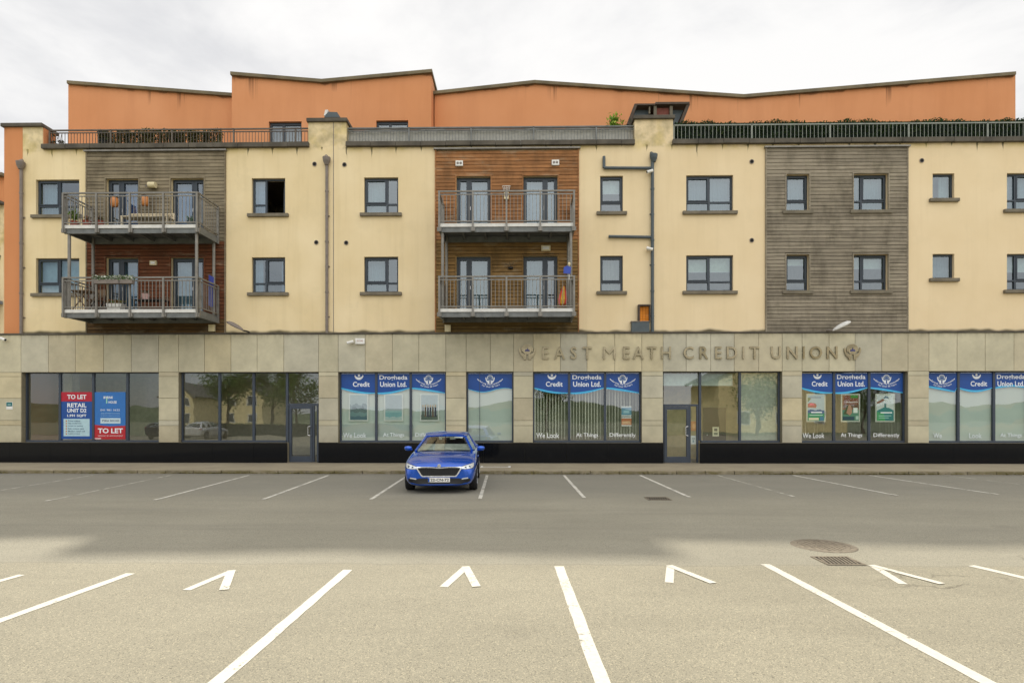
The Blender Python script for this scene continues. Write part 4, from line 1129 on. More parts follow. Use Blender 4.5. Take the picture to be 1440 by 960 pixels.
def graphic(x0, x1, wave, content, slogan, film, label, t0=0.0, t1=1.0, stripe=.075, fade=False):
    o = thing('window_graphic', ((x0+x1)/2, YV, .95), label, 'window graphic', 'vinyl graphics on the shop windows')
    n = 14; low, st = [], []
    for k in range(n+1):
        t = t0+(t1-t0)*k/n; x = x0+(x1-x0)*k/n; low.append((x, wave(t))); st.append((x, wave(t)-stripe*(.35+.65*math.sin(min(1, max(0, (t-t0)/(t1-t0)*.8+.2))*3.0))))
    tri = MB()
    for k in range(n): tri.add([(low[k][0], YV, low[k][1]), (low[k+1][0], YV, low[k+1][1]), (low[k+1][0], YV, ZT), (low[k][0], YV, ZT)], [(0,1,2,3)], NAVY)
    hd = tri.build('blue_header', 'print', o)
    if stripe > 0:
        s_ = MB()
        for k in range(n): s_.add([(st[k][0], YV+.002, st[k][1]), (st[k+1][0], YV+.002, st[k+1][1]), (low[k+1][0], YV+.002, low[k+1][1]+.01), (low[k][0], YV+.002, low[k][1]+.01)], [(0,1,2,3)], SKYB)
        s_.build('wave_stripe', 'print', o)
    y = YV-.004; w = x1-x0; cx_ = (x0+x1)/2
    if content == 'credit':
        mb = MB(); r = w*.085; c = (x0+w*.52, Z(529.5))
        mb.add([(c[0]+r*.42*math.cos(2*math.pi*k/16), y, c[1]+r*.55+r*.42*math.sin(2*math.pi*k/16)) for k in range(16)], [tuple(range(16))], WHITE)
        pts = [(c[0]+r*1.55*math.cos(R(180+180*k/12)), c[1]+r*.55+r*1.55*math.sin(R(180+180*k/12))) for k in range(13)]+[(c[0]+r*1.25*math.cos(R(360-180*k/12)), c[1]+r*.75+r*.85*math.sin(R(360-180*k/12))) for k in range(13)]
        tri_poly(mb, pts, y, WHITE); mb.build('emblem', 'print', hd)
        mb = MB(); add_text(mb, 'Credit', x0+w*.34, x0+w*.84, Z(543.2), Z(536.2), y, WHITE, bold=.02); mb.build('lettering', 'print', hd)
    elif content == 'drogheda':
        mb = MB(); add_text(mb, 'Drogheda', x0+w*.06, x0+w*.93, Z(535), Z(527), y, WHITE, bold=.02); add_text(mb, 'Union Ltd.', x0+w*.08, x0+w*.91, Z(543.4), Z(536.2), y, WHITE, bold=.02); mb.build('lettering', 'print', hd)
    else:
        mb = MB(); cc = x0+w*.5; zz = Z(532.8)
        for nm, p in emblem_polys(cc, zz, .34): tri_poly(mb, p, y-(.002 if nm == 'folk' else .0015 if nm == 'hand' else 0 if nm == 'rim' else -.001), {'folk': NAVY, 'globe': C(120,140,170)}.get(nm, WHITE))
        mb.build('emblem', 'print', hd)
        mb = MB(); rad = .66; zc = zz+.44
        arc_text(mb, 'Serving The Community', cc, zc, rad, .088, y, WHITE); arc_text(mb, 'For Over 50 Years', cc, zc, rad+.09, .085, y, WHITE)
        for a, b in ((-48, -36), (36, 48)):
            mb2 = [(cc+rr*math.sin(R(t)), zc-rr*math.cos(R(t))) for rr, ts in ((rad-.03, range(a, b+1, 3)), (rad-.005, range(b, a-1, -3))) for t in ts]
            tri_poly(mb, mb2, y, WHITE)
        mb.build('lettering', 'print', hd)
    if slogan:
        a, b = {'We Look': (.05, .74), 'At Things': (.17, .83), 'Differently': (.10, .90), 'We': (.22, .50), 'Look': (.30, .68)}[slogan]
        mb = MB(); add_text(mb, slogan, x0+w*a, x0+w*b, Z(615.5), Z(608.5), y, C(214,222,222) if film else C(228,230,228), bold=.012); mb.build('slogan', 'print', o)
    if film:
        MB().sheet_y([(x0, .93), (x1, .93), (x1, ZT), (x0, ZT)], YF+.10).build('film', 'film', o)
    return o
W3 = lambda t: Z(544.5)-.19*math.sin(math.pi*min(1, t/2.0))*(1 if t < 2 else 0)-(.0 if t < 2 else .19*(t-2)**1.5)-(.0)
def trio(i, film, where, names=(('credit', 'We Look'), ('drogheda', 'At Things'), ('hands', 'Differently'))):
    for k, (ct, sl) in enumerate(names):
        a, b = PANES[i][k]
        nm = {'credit': 'blue Credit', 'drogheda': 'blue Drogheda Union Ltd.', 'hands': 'blue cupped hands emblem'}[ct]
        graphic(a, b, W3, ct, sl, film, '%s vinyl on the %s' % (nm, where), k, k+1)
trio(2, True, 'frosted window left of the blue car')
graphic(PANES[3][0][0], PANES[3][1][1], lambda t: Z(547.5)-.075*math.sin(t*2*math.pi-.5), 'hands', None, True, 'blue cupped hands vinyl with a wavy edge on the narrow single window', stripe=.03)
trio(4, False, 'window below the word EAST')
trio(6, False, 'window right of the UNION letters')
W8 = lambda t: Z(542.5)-.22*(t**1.3) if t < 1 else Z(545)-.10*math.sin(math.pi*(t-1))
for k, (ct, sl, lb) in enumerate((('hands', 'We', 'blue cupped hands emblem vinyl on the frosted window at the right edge'), ('credit', 'Look', 'blue Credit vinyl on the frosted window at the right edge'), ('drogheda', 'At Things', 'blue Drogheda Union Ltd. vinyl on the frosted window at the right edge'))):
    a, b = PANES[7][k]; graphic(a, b, W8, ct, sl, True, lb, k, k+1)
a, b = PANES[7][3]; MB().sheet_y([(a, .93), (b, .93), (b, ZT), (a, ZT)], YF+.10).build('film', 'film', bld)

# ---- vertical blinds
def vblind(x0, x1, y, label, z0=.98, z1=ZT-.02):
    o = thing('vertical_blind', ((x0+x1)/2, y, z0), label, 'blind', 'vertical blinds behind the shop windows')
    MB().box(x0, x1, y-.03, y+.03, z1-.03, z1+.03).build('head_rail', 'white', o)
    mb = MB(); x = x0+.05
    while x < x1-.03:
        a = R(62)+random.gauss(0, .07); dx, dy = .0445*math.cos(a), .0445*math.sin(a); k = random.uniform(.92, 1.04); c = (C(236,232,214)[0]*k, C(236,232,214)[1]*k, C(236,232,214)[2]*k, 1)
        mb.add([(x-dx, y-dy, z0), (x+dx, y+dy, z0), (x+dx, y+dy, z1-.03), (x-dx, y-dy, z1-.03)], [(0,1,2,3)], c); x += .112
    s = mb.build('slat', 'cloth', o); s.name = 'slats'
for k, nm in enumerate(('left', 'middle', 'right')):
    a, b = PANES[4][k]; vblind(a-.02, b+.02, .27, 'half open pale vertical blind in the %s pane below the word EAST' % nm)
    a, b = PANES[6][k]; vblind(a-.02, b+.02, .27, 'half open pale vertical blind behind the %s poster of the UNION window' % nm)
# ---- posters
def poster(x0, x1, z0, z1, y, items, label, border=C(226,226,218), cat='poster'):
    o = thing('poster', ((x0+x1)/2, y, z0), label, cat, 'posters in the shop windows')
    MB().box(x0, x1, y, y+.012, z0, z1, border).build('frame', 'print', o)
    mb = MB(); b = .05; a0, a1, c0, c1 = x0+b, x1-b, z0+b, z1-b
    for k, (pts, c) in enumerate(items):
        tri_poly(mb, [(a0+(a1-a0)*p[0], c0+(c1-c0)*p[1]) for p in pts], y-.002-.0015*k, c)
    mb.build('picture', 'print', o)
sq = lambda a, b, c, d: [(a, c), (b, c), (b, d), (a, d)]
hill = lambda h, a: [(0, 0), (1, 0)]+[(1-k/12, h+a*math.sin(k*1.1+h*9)+a*.5*math.sin(k*2.7)) for k in range(13)]
YP = YF+.042
a, b = PANES[2][0]; za, zb = Z(592), Z(553)
pp = lambda u: X(u, YP)
poster(pp(490.5), pp(518), za, zb, YP, [(sq(0,1,0,1), C(176,190,192)), (hill(.62,.05), C(120,142,150)), (hill(.48,.06), C(70,96,108)), (hill(.30,.03), C(96,132,138)), (hill(.14,.02), C(60,92,96))], 'framed seascape poster with dark hills, leftmost in the window left of the car')
poster(pp(540), pp(567), za, zb, YP, [(sq(0,1,0,1), C(170,182,188)), (sq(0,1,0,.36), C(118,172,178)), (sq(0,1,.30,.37), C(150,190,192)), (hill(.12,.02), C(176,196,194))], 'framed poster of pale sea and grey sky, middle of the window left of the car')
it = [(sq(0,1,0,1), C(168,182,186)), (hill(.62,.04), C(150,164,160)), (hill(.18,.02), C(52,70,70))]
for k in range(6):
    x = .10+.15*k; it.append(([(x-.05,.12), (x+.06,.12), (x+.05,.5), (x-.03,.52)], [C(40,52,60), C(84,70,50), C(36,42,56)][k % 3])); it.append(([(x-.02,.52), (x+.035,.52), (x+.03,.6), (x-.015,.6)], C(190,160,120)))
poster(pp(590.5), pp(617.5), za, zb, YP, it, 'framed poster of a row of people, rightmost in the window left of the car')
za, zb = Z(593), Z(553.5)
poster(pp(1134), pp(1161), za, zb, YP, [(sq(0,1,0,1), C(170,196,212)), (sq(.1,.8,.88,.93), C(110,140,180)), ([(0,.72),(.2,.86),(.1,.9),(0,.9)], C(90,120,80)), ([(0,.52),(.48,.5),(.55,.58),(.45,.68),(.15,.70),(0,.66)], C(176,40,52)), ([(.06,.6),(.4,.6),(.36,.67),(.14,.68)], C(220,120,120)), (hill(.42,.02), C(84,104,128)), (hill(.28,.02), C(60,140,90)), (sq(.2,.85,.30,.345), C(226,232,226)), (sq(.1,.9,.2,.225), C(190,214,196)), (sq(.05,.65,.02,.11), C(214,206,170)), (sq(.72,.95,0,.16), C(70,120,140))], 'poster with a red car above a green band, leftmost in the UNION window', C(206,206,190))
poster(pp(1182.5), pp(1209.5), za, zb, YP, [(sq(0,1,0,1), C(140,74,44)), (sq(.5,.95,.88,1), C(76,150,52)), (sq(.25,.92,.70,.735), C(228,214,196)), (sq(0,1,.5,.62), C(110,66,38)), (sq(0,1,0,.42), C(70,120,92)), ([(.05,.25),(.3,.6),(.5,.5),(.45,.22)], C(52,74,36)), ([(.24,.30),(.38,.62),(.52,.6),(.6,.32),(.45,.2)], C(150,120,90)), (sq(.66,.92,.3,.5), C(190,206,190)), (sq(.02,.72,.02,.16), C(22,62,70)), (sq(.8,.97,.04,.18), C(150,180,160))], 'brown and green poster of a seated person, middle of the UNION window', C(206,206,190))
poster(pp(1231), pp(1258.5), za, zb, YP, [(sq(0,1,0,1), C(222,228,222)), ([(0,.66),(.25,.70),(.48,.80),(.36,.86),(.22,.8),(0,.72)], C(150,86,62)), ([(.38,.86),(.5,.96),(.66,.94),(.72,.86),(.55,.88)], C(36,96,124)), (sq(.44,.56,.5,.68), C(40,110,112)), ([(0,0),(1,0),(1,.40),(.72,.50),(.42,.52),(.1,.42),(0,.38)], C(36,112,104)), ([(0,0),(.5,0),(.4,.3),(0,.34)], C(56,140,84)), (sq(.22,.9,.29,.33), C(226,236,230)), (sq(.1,.85,.18,.2), C(160,206,186)), (sq(.1,.7,.1,.12), C(160,206,186))], 'white poster with a hand above a teal hill, rightmost in the UNION window', C(206,206,190))
def notice(u0, u1, v0, v1, y, c, label, bits=()):
    x0, x1, z0, z1 = X(u0, y), X(u1, y), Z(v1, 720, y), Z(v0, 720, y)
    o = thing('notice', ((x0+x1)/2, y, z0), label, 'notice', 'small notices stuck in the shop windows'); MB().sheet_y([(x0,z0),(x1,z0),(x1,z1),(x0,z1)], y, c).build('sheet', 'print', o)
    mb = MB()
    for k, (pts, cc) in enumerate(bits): tri_poly(mb, [(x0+(x1-x0)*p[0], z0+(z1-z0)*p[1]) for p in pts], y-.002-.001*k, cc)
    if bits: mb.build('printing', 'print', o)
yn = YF+.07
notice(874, 888, 571, 585, yn, C(70,140,170), 'upper blue notice stuck on the pane below the word MEATH', [(sq(0,1,.88,1), C(230,230,226)), (sq(.2,.8,.3,.6), C(150,196,210)), (sq(0,1,0,.12), C(230,230,226))])
notice(874, 888, 586, 599, yn, C(206,110,60), 'lower orange notice stuck on the pane below the word MEATH', [(sq(0,1,.86,1), C(230,230,226)), (sq(.1,.9,.25,.55), C(236,180,130)), (sq(0,1,0,.14), C(226,222,214))])
notice(971.5, 981, 592, 605.5, yn, C(206,124,60), 'orange square notice beside the grey office door', [([(.5+.28*math.cos(k*.52), .5+.28*math.sin(k*.52)) for k in range(12)], C(226,160,100))])
notice(971.5, 979, 612, 624, yn, C(222,226,222), 'white notice below the orange one beside the office door', [(sq(.2,.8,.6,.7), C(90,100,110)), (sq(.3,.6,.2,.5), C(120,150,160))])
notice(1002, 1011, 600, 613, yn, C(214,206,170), 'cream notice low on the office pane right of the door', [(sq(.25,.75,.55,.85), C(60,60,60)), (sq(.2,.8,.15,.4), C(120,116,90))])

# ---- TO LET boards in the empty shop
def board(u0, u1, v0, v1, label):
    y = YF+.016; x0, x1, z0, z1 = X(u0, y), X(u1, y), Z(v1, 130, y), Z(v0, 130, y)
    return thing('letting_board', ((x0+x1)/2, y, z0), label, 'sign'), y, x0, x1, z0, z1
o, y, x0, x1, z0, z1 = board(86, 129.5, 551, 617, 'blue TO LET board with red top listing RETAIL UNIT D2')
w, h = x1-x0, z1-z0; fr = lambda a, b, c, d: [(x0+w*a, z0+h*c), (x0+w*b, z0+h*c), (x0+w*b, z0+h*d), (x0+w*a, z0+h*d)]
MB().box(x0, x1, y, y+.01, z0, z1, C(18,74,148)).build('panel', 'print', o)
mb = MB(); mb.sheet_y(fr(0,1,.80,1), y-.002, C(176,20,44)); mb.sheet_y(fr(.08,.92,.06,.43), y-.002, C(176,206,214)); 
for k in range(6):
    zc = z0+h*(.385-.055*k); mb.sheet_y([(x0+w*.15, zc-.025), (x0+w*.19, zc-.025), (x0+w*.19, zc+.025), (x0+w*.15, zc+.025)], y-.004, C(200,120,50))
mb.build('coloured_field', 'print', o)
mb = MB(); ft = lambda s, a, b, c, d, col=WHITE, bo=.03: add_text(mb, s, x0+w*a, x0+w*b, z0+h*c, z0+h*d, y-.005, col, bold=bo)
ft('TO LET', .20, .82, .85, .945); ft('RETAIL', .20, .82, .675, .765); ft('UNIT D2', .20, .82, .565, .65); ft('1,991 SQFT', .20, .82, .465, .525)
for k, s in enumerate(('Prime location', 'High footfall area', 'Ample car parking', 'Suit various uses', 'Modern retail unit', 'Available immediately')):
    ft(s, .23, .62+.04*(k % 5), .370-.055*k, .402-.055*k, C(40,70,110), .01)
mb.build('lettering', 'print', o)
o, y, x0, x1, z0, z1 = board(132.5, 176.5, 551, 617.5, 'pale blue agent board with red TO LET foot in the empty shop')
w, h = x1-x0, z1-z0
MB().box(x0, x1, y, y+.01, z0, z1, C(44,112,184)).build('panel', 'print', o)
mb = MB(); mb.sheet_y([(x0, z0), (x1, z0), (x1, z0+h*.29), (x0+w*.5, z0+h*.275), (x0, z0+h*.31)], y-.002, C(178,30,40)); mb.sheet_y(fr(.20,.84,.335,.45), y-.002, C(192,214,222)); mb.sheet_y(fr(.38,.42,.76,.90), y-.002, C(150,206,180)); mb.sheet_y(fr(.02,.22,.005,.03), y-.003, C(220,190,190))
mb.build('coloured_field', 'print', o)
mb = MB(); ft('BYRNE', .30, .60, .86, .91); ft('HOUSE', .46, .72, .76, .81); ft('041 981 3622', .20, .82, .60, .64, WHITE, .0); ft('SALES LETTINGS VALUATIONS', .22, .82, .535, .56, C(170,206,230), 0); ft('Licensed property services', .22, .82, .485, .51, C(170,206,230), 0)
ft('PSRA 002183', .26, .80, .375, .415, C(40,60,90), .01); ft('TO LET', .12, .92, .13, .235); ft('VIEWING BY APPOINTMENT', .12, .92, .06, .09, C(232,210,210), 0)
mb.build('lettering', 'print', o)

# ---- blinds and curtains upstairs
def rblind(u, row, drop, label, col=C(222,224,214), lo=0.0, a=0.0, b=1.0, y=.30):
    x0, x1, s, h = WIN[(u, row)]; W_ = x1-x0; X0, X1 = x0+W_*a, x0+W_*b
    zt = h-.03; zb = h-(h-s)*drop; o = thing('roller_blind', ((X0+X1)/2, y, zb), label, 'blind', 'roller blinds in the flats')
    MB().sheet_y([(X0, zb), (X1, zb), (X1, zt), (X0, zt)], y, col).build('cloth', 'cloth', o); MB().bar((X0, y, zb), (X1, y, zb), .022).build('bottom_bar', 'white', o)
def curtain(u, row, a, b, label, col, y=.30, lo=0.0, hi=1.0):
    col = tuple(q*k for q, k in zip(col[:3], (.60, .70, .73)))+(1,)
    x0, x1, s, h = WIN[(u, row)]; W_ = x1-x0; X0, X1 = x0+W_*a, x0+W_*b; n = max(10, int((X1-X0)/.025)); vs = []
    z0, z1 = s+(h-s)*lo-.02, s+(h-s)*hi
    for k in range(n+1):
        x = X0+(X1-X0)*k/n; yy = y+.025*math.sin(x*62)+.012*math.sin(x*23+1); vs += [(x, yy, z0), (x, yy, z1)]
    o = MB().add(vs, [(2*k, 2*k+2, 2*k+3, 2*k+1) for k in range(n)], col).build('curtain', 'cloth', None, smooth=True)
    tag(o, label, 'curtain', 'curtains in the flats')
rblind(844, 2, .42, 'white roller blind half down in the narrow window right of the middle upper balcony')
rblind(965, 1, .42, 'white roller blind in the lower double window near the slate soil pipe', C(214,218,196))
rblind(1105, 1, .24, 'pale roller blind in the lower narrow window of the right timber panel', C(206,208,186))
rblind(1199, 1, .34, 'white roller blind in the lower wide window of the right timber panel', C(216,218,206))
rblind(50, 1, .92, 'white roller blind pulled down in the lower window behind the left balcony', C(210,222,226))
rblind(1416, 1, .45, 'pale roller blind in the lower window at the right edge')
GREYC, PALE = C(190,196,200), C(214,214,206)
curtain(50, 2, .02, .48, 'pale net curtain in the top left window', C(200,210,220)); curtain(354, 2, .0, .34, 'pale blue curtain beside the open casement', C(168,188,216))
curtain(354, 2, .74, 1.0, 'grey curtain at the right of the open casement', C(120,124,128), y=.9); curtain(354, 1, .0, .24, 'left curtain of the window under the open casement', C(178,196,214)); curtain(354, 1, .80, 1.0, 'right curtain of the window under the open casement', C(150,170,196))
curtain(512, 2, .0, .64, 'grey net curtain in the upper window right of the middle downpipe', C(176,186,188)); curtain(512, 1, .0, .62, 'grey net curtain in the lower window right of the middle downpipe', C(160,172,178))
curtain(844, 1, .0, 1.0, 'pinkish curtain in the narrow window right of the middle lower balcony', C(186,168,158))
curtain(965, 2, .02, .98, 'grey net curtain in the upper double window', C(158,166,176)); curtain(1105, 2, 0, 1, 'grey net curtain in the upper narrow window of the right timber panel', C(164,172,178))
curtain(1199, 2, 0, 1, 'grey net curtain in the upper wide window of the right timber panel', C(172,180,184)); curtain(1311, 2, .55, 1.0, 'pale curtain on the right of the small upper window', PALE)
curtain(1311, 1, .0, 1.0, 'grey curtain in the small lower window', C(164,168,170)); curtain(1416, 2, 0, 1, 'grey net curtain in the upper window at the right edge', GREYC)
for u, row, a, b, lb, c in ((642, 2, 0, 1, 'pale curtain behind the upper left door of the middle balcony', C(176,188,206)), (736, 2, 0, 1, 'pale curtain behind the upper right door of the middle balcony', C(178,192,208)), (642, 1, .0, 1, 'grey curtain behind the lower left door of the middle balcony', C(178,186,186)), (736, 1, .0, .72, 'grey curtain behind the lower right door of the middle balcony', C(180,188,190)), (241, 1, .0, .62, 'white curtain behind the lower right door of the left balcony', C(190,204,216)), (241, 2, .0, .55, 'blue cloth imitating sky mirrored in the upper right door of the left balcony', C(120,160,214)), (150, 2, .35, 1.0, 'blue cloth imitating sky mirrored in the upper left door of the left balcony', C(90,130,196)), (150, 1, .3, .95, 'grey curtain behind the lower left door of the left balcony', C(150,176,204))):
    curtain(u, row, a, b, lb, c, y=.34)  # blue cloths in the upper doors of the left balcony imitate mirrored sky
# bit of furniture in the office
o = thing('reception_desk', (X(1022,1.2), 1.3, .11), 'dark desk inside the office behind the right of the door', 'desk')
MB().box(X(990,1.2), X(1030,1.2), 1.0, 1.6, .82, .87).build('desk_top', 'timberdark', o)
for u in (991, 1029): MB().box(X(u,1.2)-.03, X(u,1.2)+.03, 1.02, 1.58, .11, .82).build('leg', 'black', o)
o = thing('door', (X(1003,1.88), 1.88, .11), 'dark brown inner door at the back of the office', 'door'); x = X(1006, 1.85)
MB().box(x-.5, x+.42, 1.83, 1.893, .112, 2.2).build('leaf', 'doorwood', o); MB().tube((x-.35, 1.79, 1.1), (x-.35, 1.83, 1.1), .03).build('knob', 'steelhandle', o)
M['rustwood'] = M['redwood']
rb = thing('roller_blind', (X(1068), .3, .95), 'pale translucent blind covering the right office pane', 'blind', 'roller blinds in the office')
a, b = PANES[5][2]; MB().sheet_y([(a-.03, .95), (b+.03, .95), (b+.03, ZT), (a-.03, ZT)], .26, C(186,190,172)).build('cloth', 'cloth', rb)
rb = thing('roller_blind', (X(985), .3, 3.0), 'short pale blind across the top of the office glazing', 'blind', 'roller blinds in the office')
MB().sheet_y([(SH[5][0]+.06, 3.0), (PANES[5][1][1]-.15, 3.0), (PANES[5][1][1]-.15, ZT), (SH[5][0]+.06, ZT)], .28, C(190,202,190)).build('cloth', 'cloth', rb)
# ================================================================== THINGS ON THE WALL
def place(u, v, y): 
    x, z = PX(u, v, y); return x, y, z
def floodlight(u, v, flip, label):
    x, y, z = place(u, v, -.35); o = thing('floodlight', (x, -.2, ZS1+.05), label, 'wall light', 'floodlights on the stone ledge'); s = -1 if flip else 1
    mb = MB(); c = Vector((x, -.42, z+.02)); ax = Vector((-s*.86, -.12, .46)).normalized(); sd = ax.cross(Vector((0, 0, 1))).normalized(); up = sd.cross(ax); n = 14; vs = []
    for d, r in ((-.34, .03), (-.26, .09), (-.10, .135), (.10, .15), (.24, .12), (.33, .05)):
        for k in range(n):
            t = 2*math.pi*k/n; vs.append(tuple(c+ax*d+sd*r*1.25*math.cos(t)+up*r*.75*max(-.35, math.sin(t))))
    fs = [(i*n+k, i*n+(k+1) % n, (i+1)*n+(k+1) % n, (i+1)*n+k) for i in range(5) for k in range(n)]+[tuple(range(n)), tuple(range(5*n, 6*n))]
    mb.add(vs, fs).build('lamp_head', 'pipe' if not flip else 'fascia', o, smooth=False)
    q = c-ax*.30; MB().path([(q.x+s*.14, -.10, ZS1+.055), (q.x+s*.12, -.22, ZS1+.09), tuple(q)], .03, 8).build('arm', 'black' if not flip else 'pipe', o)
floodlight(332, 460, False, 'dark floodlight leaning left on the ledge beside the left timber panel')
floodlight(1182, 460, True, 'pale floodlight on the ledge below the right timber panel')
def cctv(u, v, y, label, s=1):
    x, y, z = place(u, v, y); o = thing('security_camera', (x, y, z), label, 'security camera', 'security cameras on the front')
    MB().tube((x-s*.03, y, z), (x-s*.03, y-.10, z), .035, n=12).build('bracket', 'white', o)
    MB().tube((x-s*.10, y-.12, z+.04), (x+s*.12, y-.16, z-.03), .055, n=14).build('housing', 'white', o, smooth=False)
    MB().tube((x+s*.121, y-.160, z-.031), (x+s*.126, y-.161, z-.033), .04, n=14).build('lens', 'black', o)
cctv(8.5, 477.5, YS, 'white security camera on the stone at the left edge'); cctv(494.5, 482, YS, 'white security camera beside the white alarm box', -1)
cctv(912, 351.5, -.03, 'small pale camera halfway up the slate soil pipe', 1); cctv(913, 243.5, -.03, 'small pale camera under the top bend of the slate soil pipe', -1)
def box_thing(name, u0, u1, v0, v1, y, d, label, cat, mat, extra=None):
    x0, x1 = X(u0, y), X(u1, y); z0, z1 = Z(v1, (u0+u1)/2, y), Z(v0, (u0+u1)/2, y)
    o = thing(name, ((x0+x1)/2, y, z0), label, cat); MB().box(x0, x1, y-d, y, z0, z1).build('casing', mat, o, bevel=.012)
    return o, x0, x1, z0, z1
o, x0, x1, z0, z1 = box_thing('alarm_box', 500.5, 513.5, 476, 484, YS, .09, 'white alarm box with a reddish strip on the stone band', 'alarm box', 'white')
mb = MB(); add_text(mb, 'SECURE', x0+.06, x1-.06, z0+.09, z0+.15, YS-.0925, C(170,110,90)); mb.build('lettering', 'print', o)
for (u, v, lb) in ((646, 230.5, 'white twin lamp unit above the left door of the middle balconies'), (781, 229.5, 'white twin lamp unit above the right door of the middle balconies')):
    o, x0, x1, z0, z1 = box_thing('twin_lamp', u-5.2, u+5.2, v-3.8, v+3.8, -.046, .07, lb, 'wall light', 'white')
    for k in (.3, .7): xx = x0+(x1-x0)*k; MB().tube((xx, -.125, (z0+z1)/2), (xx, -.117, (z0+z1)/2), .045, n=14).build('lamp', 'pipe', o)
o, x0, x1, z0, z1 = box_thing('bulkhead_light', 761, 774, 345.5, 353.5, -.046, .08, 'cream bulkhead light above the lower right door of the middle balcony', 'wall light', 'cream_plastic')
MB().box(x0+.05, x1-.05, -.136, -.127, z0+.05, z1-.05).build('diffuser', 'white', o)
o, x0, x1, z0, z1 = box_thing('bulkhead_light', 212, 221.5, 367, 373.5, -.046, .08, 'cream bulkhead light between the lower doors of the left balcony', 'wall light', 'cream_plastic')
MB().box(x0+.05, x1-.05, -.136, -.127, z0+.04, z1-.04).build('diffuser', 'white', o)
x, y, z = place(217, 262, -.05); o = thing('bulkhead_light', (x, y, z), 'round cream barrel light between the upper doors of the left balcony', 'wall light')
MB().tube((x-.13, -.17, z), (x+.13, -.17, z), .11, n=18).build('barrel', 'cream_plastic', o); MB().box(x-.08, x+.08, -.17, -.045, z-.05, z+.05).build('base', 'pipe', o); MB().bar((x-.3, -.12, z-.02), (x-.13, -.15, z), .04).build('bracket', 'pipe', o)
for u, v, lb in ((299, 461.5, 'small cream box at the foot of the left timber panel'), (630, 462, 'small cream box at the foot of the middle timber panel')):
    o, x0, x1, z0, z1 = box_thing('junction_box', u-4.2, u+4.2, v-5, v+5, -.046, .10, lb, 'junction box', 'cream_plastic'); MB().box(x0+.02, x1-.02, -.152, -.147, z0+.02, z1-.02).build('cover', 'cream_plastic', o)
o, x0, x1, z0, z1 = box_thing('meter_cabinet', 887, 912, 453.5, 468, -.002, .16, 'grey cabinet at the foot of the slate soil pipe', 'cabinet', 'pipedark'); MB().box(x0-.02, x1+.02, -.18, 0, z1, z1+.03).build('lid', 'pipe', o)
o = thing('timber_box', (X(905,-.05), -.1, Z(454, 905)), 'open box with orange timber inside, above the grey cabinet', 'box')
x0, x1, z0, z1 = X(896.5), X(913.5), Z(453, 905), Z(431, 905)
MB().box(x0, x0+.06, -.15, 0, z0, z1).box(x1-.04, x1, -.15, 0, z0, z1).box(x0, x1, -.17, 0, z1, z1+.05).build('casing', 'timberdark', o)
mb = MB(); 
for k in range(3): a = x0+.065+k*(x1-x0-.11)/3; mb.box(a, a+(x1-x0-.11)/3-.006, -.06-.01*k, -.003, z0, z1-.01, jit(C(206,126,44), .15))
mb.build('timber_back', 'timber', o)
o, x0, x1, z0, z1 = box_thing('wall_plaque', 9, 18, 565, 575.5, YS, .012, 'small teal and white plaque on the stone at the left edge', 'sign', 'white')
mb = MB(); mb.sheet_y([(x0+.01, z0+(z1-z0)*.42), (x1-.01, z0+(z1-z0)*.42), (x1-.01, z1-.01), (x0+.01, z1-.01)], YS-.0135, C(16,100,104)); mb.sheet_y([(x0+.06, z0+(z1-z0)*.62), (x1-.06, z0+(z1-z0)*.62), (x1-.06, z0+(z1-z0)*.7), (x0+.06, z0+(z1-z0)*.7)], YS-.015, C(180,210,206)); mb.build('teal_band', 'print', o)
o = thing('roof_vent', (X(464,.3), .3, Z(167,460,.3)), 'dark and white vent cowl on top of the second pier', 'vent')
zz = Z(168, 460, .3); a, b = X(456,.3), X(481,.3)
MB().poly_y([(a+.05, zz), (b-.02, zz), (b-.14, zz+.19), (a+.22, zz+.21), (a+.1, zz+.1)], .15, .55).build('cowl', 'pipedark', o)
MB().poly_y([(a, zz+.12), (a+.1, zz+.12), (a+.16, zz+.34), (a+.05, zz+.34)], .25, .4).build('flap', 'white', o)
o = thing('garden_ornament', (X(490,.75), .75, 11.82), 'small white figure with a green top beside the second pier', 'ornament')
x = X(489, .75); MB().lathe([(.09,0), (.10,.3), (.07,.7), (.09,1.0), (.05,1.2), (.0,1.24)], (x, .75, 11.82), 12).build('figure', 'white', o, smooth=True); MB().lathe([(.06,1.22), (.08,1.34), (.03,1.5), (0,1.52)], (x, .75, 11.82), 10).build('cap', 'moss', o, smooth=True)
M_moss = None
# ================================================================== ROOF GREENERY
def hedge(x0, x1, y0, y1, z0, z1, n, name, label, cols, size, cat='hedge', core=None, kind=None):
    o = thing(name, ((x0+x1)/2, (y0+y1)/2, z0), label, cat)
    mb = MB()
    for k in range(n):
        x = random.uniform(x0, x1); zz = z0+(z1-z0)*random.random()**.6; top = .05*math.sin(x*2.1)+.03*math.sin(x*7.3)
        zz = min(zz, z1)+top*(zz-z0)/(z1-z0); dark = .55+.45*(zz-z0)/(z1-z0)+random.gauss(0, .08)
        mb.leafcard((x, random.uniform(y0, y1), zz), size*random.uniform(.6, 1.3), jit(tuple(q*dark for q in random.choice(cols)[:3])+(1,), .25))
    mb.build('foliage', 'leaf', o)
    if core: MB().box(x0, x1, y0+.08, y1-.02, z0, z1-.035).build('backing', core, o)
    return o
hedge(X(949,.3), X(1640,.3), .26, .46, 12.02, Z(171.5, 1100, .36), 22000, 'roof_hedge', 'dark green hedge behind the pale roof railing on the right', [C(44,70,34), C(58,84,40), C(34,58,34), C(74,92,44)], .085, core='hedgecore')
